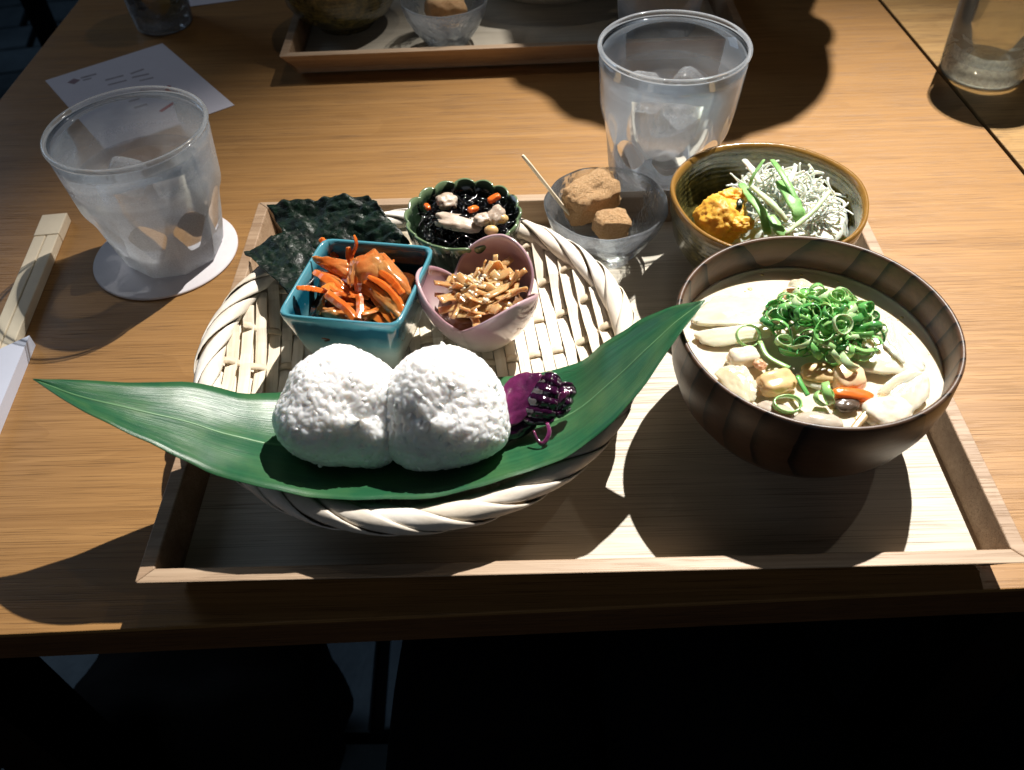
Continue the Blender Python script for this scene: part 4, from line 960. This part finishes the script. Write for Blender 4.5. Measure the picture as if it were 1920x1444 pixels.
# ------------------------------------------------------------------ soup
def soup_mat():
    n = N('creamy_soup'); v = n.coord(); f = n.noise(v, 40, 4, 0.6, 0.4)
    n.set(col=n.ramp(f, [(0.3, lin((222, 208, 182))), (0.7, lin((236, 228, 212)))]), rough=0.05, spec=0.5, coat=1.0, coat_rough=0.02, sss=0.25, sss_scale=0.5*S, sss_rad=(1, .8, .5))
    n.bump(n.noise(v, 110, 3, 0.5), 0.25, 0.05); return n.m
O = (11.77, -4.3, 5.75)
sp = thing('vegetable_soup', 'creamy pale soup with root vegetables inside the wooden bowl', 'soup', O)
brh = MB().lathe([(0, 0.0), (2, 0.0), (4, 0.0), (5.9, 0.0), (6.2, 0.04), (6.31, 0.10), (6.25, -0.1), (5.4, -2.2), (0, -2.6)], 96).build('broth', soup_mat(), sp)
DAI = food('daikon', (242, 236, 220), (222, 210, 184), 0.14, 0.5, 40, 0.6, 0.15, 60); TAN = food('fried_tofu_soup', (232, 202, 152), (208, 170, 118), 0.3, 0.5, coat=0.3); TARO = food('taro', (206, 196, 180), (176, 162, 146), 0.2, 0.4); BUR = food('burdock', (190, 164, 120), (150, 122, 84), 0.3, 0.2)
PEACH = food('peach_slice', (240, 208, 170), (226, 186, 144), 0.25, 0.4)
def chunk(name, c, sz, rt_, mt, pw=3.5, amp=0.12, sd=None, sub=4):
    MB().blob(Vector(c)-Vector(O)-Vector((0, 0, 0.12)), sz, sub, amp, 1.6, sd if sd is not None else c[0]*1.3, power=pw, mat=rotm(*rt_)).build(name, mt, sp)
SLI = food('translucent_daikon', (230, 222, 200), (212, 200, 170), 0.12, 0.7, 30, 0.8, 0.12, 70, 0.8)
patch('daikon_slice', ((13.25, -6.02, 6.05), (16.05, -6.66, 6.15), (16.97, -6.12, 6.20), (15.69, -2.44, 6.45)), 0.12, SLI, sp, O, 0.2, 3, 24, wr=0.06, rag=0.05)
patch('daikon_slice', ((15.05, -4.92, 6.50), (15.42, -3.28, 6.70), (16.00, -2.92, 6.70), (15.77, -6.31, 6.45)), 0.05, SLI, sp, O, 0.1, 5, 18, wr=0.08)
patch('daikon_slice', ((5.95, -2.64, 6.00), (7.55, -0.39, 5.95), (11.25, -0.82, 6.20), (10.25, -3.06, 6.25)), 0.12, SLI, sp, O, 0.18, 9, 24, wr=0.07, rag=0.06)
patch('daikon_slice', ((5.97, -3.09, 5.95), (6.93, -4.16, 5.85), (10.31, -3.78, 6.20), (10.01, -2.88, 6.30)), 0.1, SLI, sp, O, 0.25, 11, 20, wr=0.05, rag=0.05)
patch('daikon_slice', ((10.41, -6.05, 6.00), (11.42, -7.19, 5.90), (13.78, -6.69, 6.00), (13.64, -5.22, 6.20)), 0.1, SLI, sp, O, 0.25, 15, 20, wr=0.05, rag=0.06)
patch('daikon_slice', ((6.71, -6.01, 6.10), (7.84, -8.22, 5.90), (8.73, -7.27, 6.10), (8.15, -5.62, 6.30)), 0.12, SLI, sp, O, 0.3, 19, 20, wr=0.08, rag=0.08)
chunk('daikon_chunk', (8.36, -5.03, 6.20), (0.8, 0.5, 0.45), (0.2, 0.1, 0.3), DAI)
chunk('tofu_piece', (9.62, -6.81, 6.30), (0.95, 0.62, 0.48), (0.25, 0.1, 0.35), TAN, 3.0, 0.15)
chunk('tofu_piece', (12.22, -6.30, 6.20), (1.3, 0.6, 0.4), (0.1, 0.0, -0.1), TAN, 3.0, 0.15)
chunk('taro_piece', (12.97, -6.59, 6.30), (0.8, 0.75, 0.5), (0.2, 0.1, 0.3), PEACH, 3.4, 0.1)
chunk('carrot_slice', (12.92, -7.66, 6.30), (0.95, 0.3, 0.22), (0.1, 0.1, -0.12), CARROT, 3.4, 0.1)
patch('daikon_wedge', ((14.17, -7.79, 6.10), (14.80, -9.09, 5.90), (16.46, -7.78, 6.00), (16.64, -6.37, 6.40)), 0.15, SLI, sp, O, 0.3, 21, 20, wr=0.05, rag=0.05)
patch('daikon_wedge', ((13.91, -7.63, 6.30), (14.28, -7.94, 6.00), (16.67, -6.64, 6.40), (15.67, -6.45, 6.60)), 0.1, SLI, sp, O, 0.14, 24, 16, wr=0.05)
chunk('daikon_wedge', (14.28, -8.61, 6.10), (1.2, 0.75, 0.5), (0.2, 0.1, 0.3), DAI, 3.0, 0.16)
chunk('burdock_stick', (13.17, -8.90, 6.30), (1.55, 0.18, 0.16), (0.0, -0.1, 0.78), BUR, 3.0, 0.08)
chunk('mushroom_piece', (12.59, -8.11, 6.15), (0.55, 0.4, 0.2), (0, 0, 0.2), plain('dark_mushroom', (92, 78, 66), 0.2, 0.5, coat=0.5), 2.5, 0.2)
chunk('taro_piece', (10.92, -9.13, 6.10), (1.15, 0.55, 0.4), (0.1, 0.0, -0.1), TARO, 2.2, 0.08)
chunk('taro_piece', (9.22, -8.44, 6.10), (0.85, 0.5, 0.3), (0.1, 0.0, -0.5), TARO, 2.4, 0.12)
chunk('meat_crumb', (9.05, -5.58, 6.30), (0.28, 0.35, 0.22), (0, 0, .4), food('pork_crumb', (226, 188, 154), (196, 150, 118), 0.3), 2, 0.3)
chunk('peach_slice', (12.23, -0.86, 6.35), (1.0, 0.4, 0.18), (0.25, 0.0, -0.15), PEACH, 3.2, 0.08)
sheet('onion_slice', [(11.64, -0.20, 6.60), (12.03, -0.57, 6.90), (12.58, -0.98, 6.70), (13.01, -1.28, 6.40)], 0.9, 0.05, food('clear_onion', (220, 214, 196), (196, 186, 160), 0.12, 0.6), sp, O, 0.08, 3)

rg = random.Random(12)
OIL = plain('oil_film', (226, 206, 150), 0.03, 0.6, 0.1, coat=1.0)
m_ = MB()
for i in range(60):
    a = rg.uniform(0, 2*PI); r = 6.0*math.sqrt(rg.random()); q = rg.uniform(0.04, 0.16)
    m_.blob((r*math.cos(a), r*math.sin(a), 0.005), (q, q*rg.uniform(.8, 1), 0.035), 2, 0.0)
m_.build('oil_droplets', OIL, brh, kind='stuff')

# spring onion rings heaped on the soup
def scallion():
    n = N('spring_onion'); v = n.coord(); oi = n.add('ShaderNodeObjectInfo')
    f = n.noise(v, 90, 3, 0.5)
    c = n.mix(n.math('MULTIPLY', f, 0.45), n.ramp(oi.outputs['Random'], [(0.0, lin((48, 126, 68))), (0.3, lin((100, 176, 92))), (0.65, lin((164, 210, 132))), (1.0, lin((216, 234, 194)))]), lin((120, 184, 100)))
    n.set(col=c, rough=0.2, spec=0.5, sss=0.25, sss_scale=0.15*S, coat=0.3); return n.m
SCAL = scallion()
so_ = thing('spring_onion_heap', 'heap of chopped green spring onion rings on the soup', 'garnish', tuple(Vector((12.45, -4.09, 6.50))))
OS = so_.location/S
rg = random.Random(77)
def ring_mesh(r, h, th, squash, wav, openg):
    mb = MB(); n = 22
    for i in range(n):
        u = i/(n if not openg else n-1); a = 2*PI*u*(1.0 if not openg else openg); rr = r*(1+wav*math.sin(2*a+1)+0.5*wav*math.sin(3*a))
        for (dr, dz) in ((-th/2, -h/2), (th/2, -h/2), (th/2, h/2), (-th/2, h/2)):
            mb.v.append(((rr+dr)*math.cos(a), (rr+dr)*math.sin(a)*squash, dz+0.1*h*math.sin(2*a)))
    for i in range(n if not openg else n-1):
        j = (i+1) % n
        for k in range(4): mb.f.append((i*4+k, j*4+k, j*4+(k+1) % 4, i*4+(k+1) % 4))
    if openg: mb.f += [(3, 2, 1, 0), tuple((n-1)*4+k for k in range(4))]
    return mb
base_rings = []
for i in range(14):
    r = rg.uniform(0.38, 0.66); o = ring_mesh(r, rg.uniform(0.18, 0.38), rg.uniform(0.05, 0.10), rg.uniform(0.7, 0.98), rg.uniform(0.02, 0.09), 0 if i < 10 else rg.uniform(0.45, 0.75)).build('onion_ring', SCAL, so_, mods=[BEV(0.02, 1)])
    base_rings.append(o)
def place(i, loc, rot, first=False):
    o = base_rings[i % 14] if first else base_rings[i % 14].copy()
    if not first: COL.objects.link(o); o.parent = so_
    o.location = (Vector(loc)-OS)*S; o.rotation_euler = rot
explicit = [((8.74, -4.05, 6.60), (0.5, 0.1, 0.2)), ((11.42, -8.05, 6.50), (0.6, 0.3, 0.5)), ((11.55, -8.00, 6.70), (1.2, 0.2, 1.5)), ((9.70, -8.33, 6.40), (0.2, 0.1, 0)), ((10.25, -4.77, 6.90), (0.3, 0.2, 0.1)), ((12.93, -3.08, 8.20), (0.4, 0.2, 0.3)), ((14.28, -3.65, 7.80), (0.9, 0.4, 0.6)), ((11.83, -5.13, 7.90), (0.3, -0.2, 0.9)),
            ((12.75, -4.84, 8.00), (0.7, 0.4, 0.2)), ((10.67, -3.15, 7.30), (0.9, 0.3, 0.2)), ((11.30, -2.93, 7.60), (0.5, 0.5, 1.2)), ((13.14, -5.39, 7.40), (0.3, 0.2, 0.4)), ((12.90, -6.29, 6.90), (0.8, 0.2, 1.8)), ((11.00, -5.72, 7.10), (0.2, -0.3, 0.3))]
for i, (p, r_) in enumerate(explicit): place(i, p, r_, True)
cx0 = Vector((12.56, -3.64, 6.50))
for i in range(125):
    a = rg.uniform(0, 2*PI); q = math.sqrt(rg.random()); dx, dy = 2.75*q*math.cos(a)-0.25, 2.2*q*math.sin(a)
    z = 6.75+1.25*(1-q*q)*rg.uniform(0.55, 1.05)
    place(i, (cx0.x+dx+0.1, cx0.y+dy, z), (rg.gauss(0.25, 0.55), rg.gauss(0, 0.55), rg.uniform(0, 6)))
for pts in ([(10.84, -1.53, 7.00), (10.58, -2.02, 6.80), (10.60, -2.59, 6.60)], [(10.44, -6.87, 6.70), (10.57, -7.45, 6.60), (10.74, -7.88, 6.45)], [(9.23, -4.43, 6.60), (9.44, -5.36, 6.50), (10.27, -6.16, 6.50)], [(13.27, -5.55, 7.20), (13.79, -5.75, 7.10), (14.45, -5.57, 7.00)]):
    P = spline([Vector(p)-OS for p in pts], 10); MB().tube(P, [0.13]*10, 6, 0.35).build('onion_shred', SCAL, so_)

# ------------------------------------------------------------------ far meal
fb = copy_tree(sb); fb.location = Vector((-18.2, 45.2, 0.61))*S; fb['label'] = 'olive bowl on the far tray, mostly in shadow'
fs = thing('green_salad', 'bits of green and yellow salad in the far olive bowl', 'food', (-18.2, 45.2, 4.6))
MB().blob((0, 0, -0.6), (4.4, 4.4, 1.6), 4, 0.25, 2.4, 9).build('salad_mound', food('far_salad', (196, 208, 170), (112, 150, 84), 0.4), fs)
MB().blob((0.6, -3.0, 0.2), (0.9, 0.7, 0.6), 3, 0.3, 2, 4).build('pumpkin_lump', PUMP, fs)
fd = copy_tree(db); fd.location = Vector((-8.4, 40.6, 0.61))*S; fd['label'] = 'rippled glass bowl on the far tray with a brown rice cake'
tag(MB().blob((0, 0, 0), (1.7, 1.3, 1.3), 4, 0.13, 2.2, 8, power=3.6, mat=rotm(.2, .2, .4)).build('rice_cake', KIN, None, loc=(-8.4, 40.6, 3.6)), 'brown rice cake in the far glass bowl', 'rice cake')
bk2 = copy_tree(basket); bk2.location = Vector((1.5, 55.2, 2.2))*S; bk2.rotation_euler.z = 2.2; bk2['label'] = 'far woven basket at the top edge of the picture'

# ------------------------------------------------------------------ chair, diners
CH = plain('black_chair_wood', (16, 14, 14), 0.5, 0.4)
cr = thing('chair', 'black chair on the tiled floor beyond the table corner', 'chair', (-136, 147.5, FZ))
for x in (-20, 20):
    for y in (-20, 20): MB().box((x, y, 22.0), (4.2, 4.2, 44)).build('leg', CH, cr, smooth=False, mods=[BEV(0.4)])
MB().box((0, 0, 45.5), (45, 45, 3)).build('seat', CH, cr, smooth=False, mods=[BEV(0.8)])
def skin_body(name, pts, edges, mat, parent, sub=2):
    me = bpy.data.meshes.new(name); me.from_pydata([tuple(Vector(p[:3])*S) for p in pts], edges, []); me.materials.append(mat)
    o = bpy.data.objects.new(name, me); COL.objects.link(o)
    if parent is not None: o.parent = parent
    md = o.modifiers.new('skin', 'SKIN'); md.use_smooth_shade = True
    for i, p in enumerate(pts): me.skin_vertices[0].data[i].radius = (p[3]*S, p[3]*S)
    me.skin_vertices[0].data[0].use_root = True
    s_ = o.modifiers.new('sub', 'SUBSURF'); s_.levels = sub; s_.render_levels = sub
    return o
NAVY = plain('dark_navy_cloth', (16, 18, 26), 0.9, 0.15, 0.3, 60, 0.3, 300)
me_ = thing('person', 'seated person in dark trousers, lap dim below the table edge', 'person', (8, -56, -26))
skin_body('trousers', [(0, 0, 0, 13), (-10, 2, -1, 10.5), (-12, 26, 3, 9), (-13, 50, 4.5, 7.6), (-13.5, 54, -4, 7), (-14, 52, -24, 5.6), (-14, 50, -40, 4.6),
                       (8, 2, -1, 10.5), (4, 26, 3, 10), (1.0, 50, 4.5, 8.6), (0.5, 54, -4, 8), (2, 52, -24, 6), (2, 50, -40, 5)],
          [(0, 1), (1, 2), (2, 3), (3, 4), (4, 5), (5, 6), (0, 7), (7, 8), (8, 9), (9, 10), (10, 11), (11, 12)], NAVY, me_)
for x in (-14, 2):
    MB().blob((x, 54, -43.5), (4.4, 12, 3.4), 3, 0.06, 1, x, power=2.6).build('shoe', CH, me_)
bg = MB().blob((0, 0, 13), (13.5, 8, 14), 4, 0.14, 1.4, 4, power=3.2).build('bag', plain('black_bag_cloth', (10, 10, 12), 0.8, 0.2, 0.3, 50, 0.4, 200), None, loc=(-37.5, 3.0, FZ+0.5))
tag(bg, 'dark soft bag on the floor in the shade under the table', 'bag')

# the diner across the table, above the top edge of the picture
dn = thing('person', 'diner in dark clothes across the table, whose shadow falls by the iced glass', 'person', (33.5, 81.5, -25))
SKIN = plain('skin', (206, 158, 128), 0.5, 0.4, 0.1, 40, sss=0.2); HAIR = plain('black_hair', (18, 15, 14), 0.45, 0.5, 0.4, 200, 0.5, 500)
skin_body('clothes', [(0, 0, 0, 14), (0, -3, 22, 14.5), (-1, -10, 44, 13), (-2, -15, 56, 8), (-17, -14, 58, 7.5), (-25, -10, 44, 5.6), (-22, -6, 30, 4.6), (14, -8, 50, 6.5), (22, 0, 34, 5.2), (19, -6, 20, 4.4)],
          [(0, 1), (1, 2), (2, 3), (2, 4), (4, 5), (5, 6), (2, 7), (7, 8), (8, 9)], NAVY, dn)
hd = MB()
hd.blob((-5.0, -25.5, 77), (7.2, 8.6, 10.5), 4, 0.05, 1.2, 3, power=2.2)
hd = hd.build('head', SKIN, dn)
MB().tube([(-2.5, -17, 58), (-3.5, -20, 64), (-4.5, -23, 71)], [6.0, 5.4, 5.6], 16).build('neck', SKIN, dn)
nose = MB().blob((-5.2, -34.3, 75.5), (1.5, 1.9, 2.6), 3, 0.05).build('nose', SKIN, hd)
for s_ in (-1, 1):
    MB().blob((-5+s_*7.2, -24.5, 76), (0.8, 1.8, 3.0), 3, 0.05).build('ear', SKIN, hd)
    MB().blob((-5+s_*2.9, -33.0, 78.2), (1.4, 0.7, 0.7), 3, 0).build('eye', plain('eye', (40, 28, 22), 0.2), hd)
MB().blob((-5.2, -33.2, 70.8), (2.4, 0.7, 0.6), 3, 0.05).build('mouth', plain('lips', (176, 104, 96), 0.4), hd)
MB().blob((-5.0, -23.2, 80), (8.3, 9.0, 9.6), 4, 0.14, 2.2, 5).build('hair', HAIR, dn)

# ------------------------------------------------------------------ what stands in the basket: places (cm) at the size the shadows give
for o, loc in ((lf, (-7.76, -7.16, 3.44)),
               (rice[0], (-10.77, -7.45, 5.79)),
               (rice[1], (-6.13, -7.69, 5.88)),
               (sq, (-10.82, 0.25, 2.82)),
               (pk, (-4.50, 0.45, 2.82)),
               (gd, (-5.60, 6.71, 2.96)),
               (cs_, (-10.82, 0.25, 5.36)),
               (rd, (-4.50, 0.45, 4.97)),
               (hj, (-5.60, 6.71, 5.26)),
               (pp, (-1.92, -6.59, 4.02)),
               (nor[0], (-13.14, 6.88, 5.60)),
               (nor[1], (-15.32, 4.09, 5.43))):
    o.location = Vector(loc)*S; o.scale = (MEAL,)*3
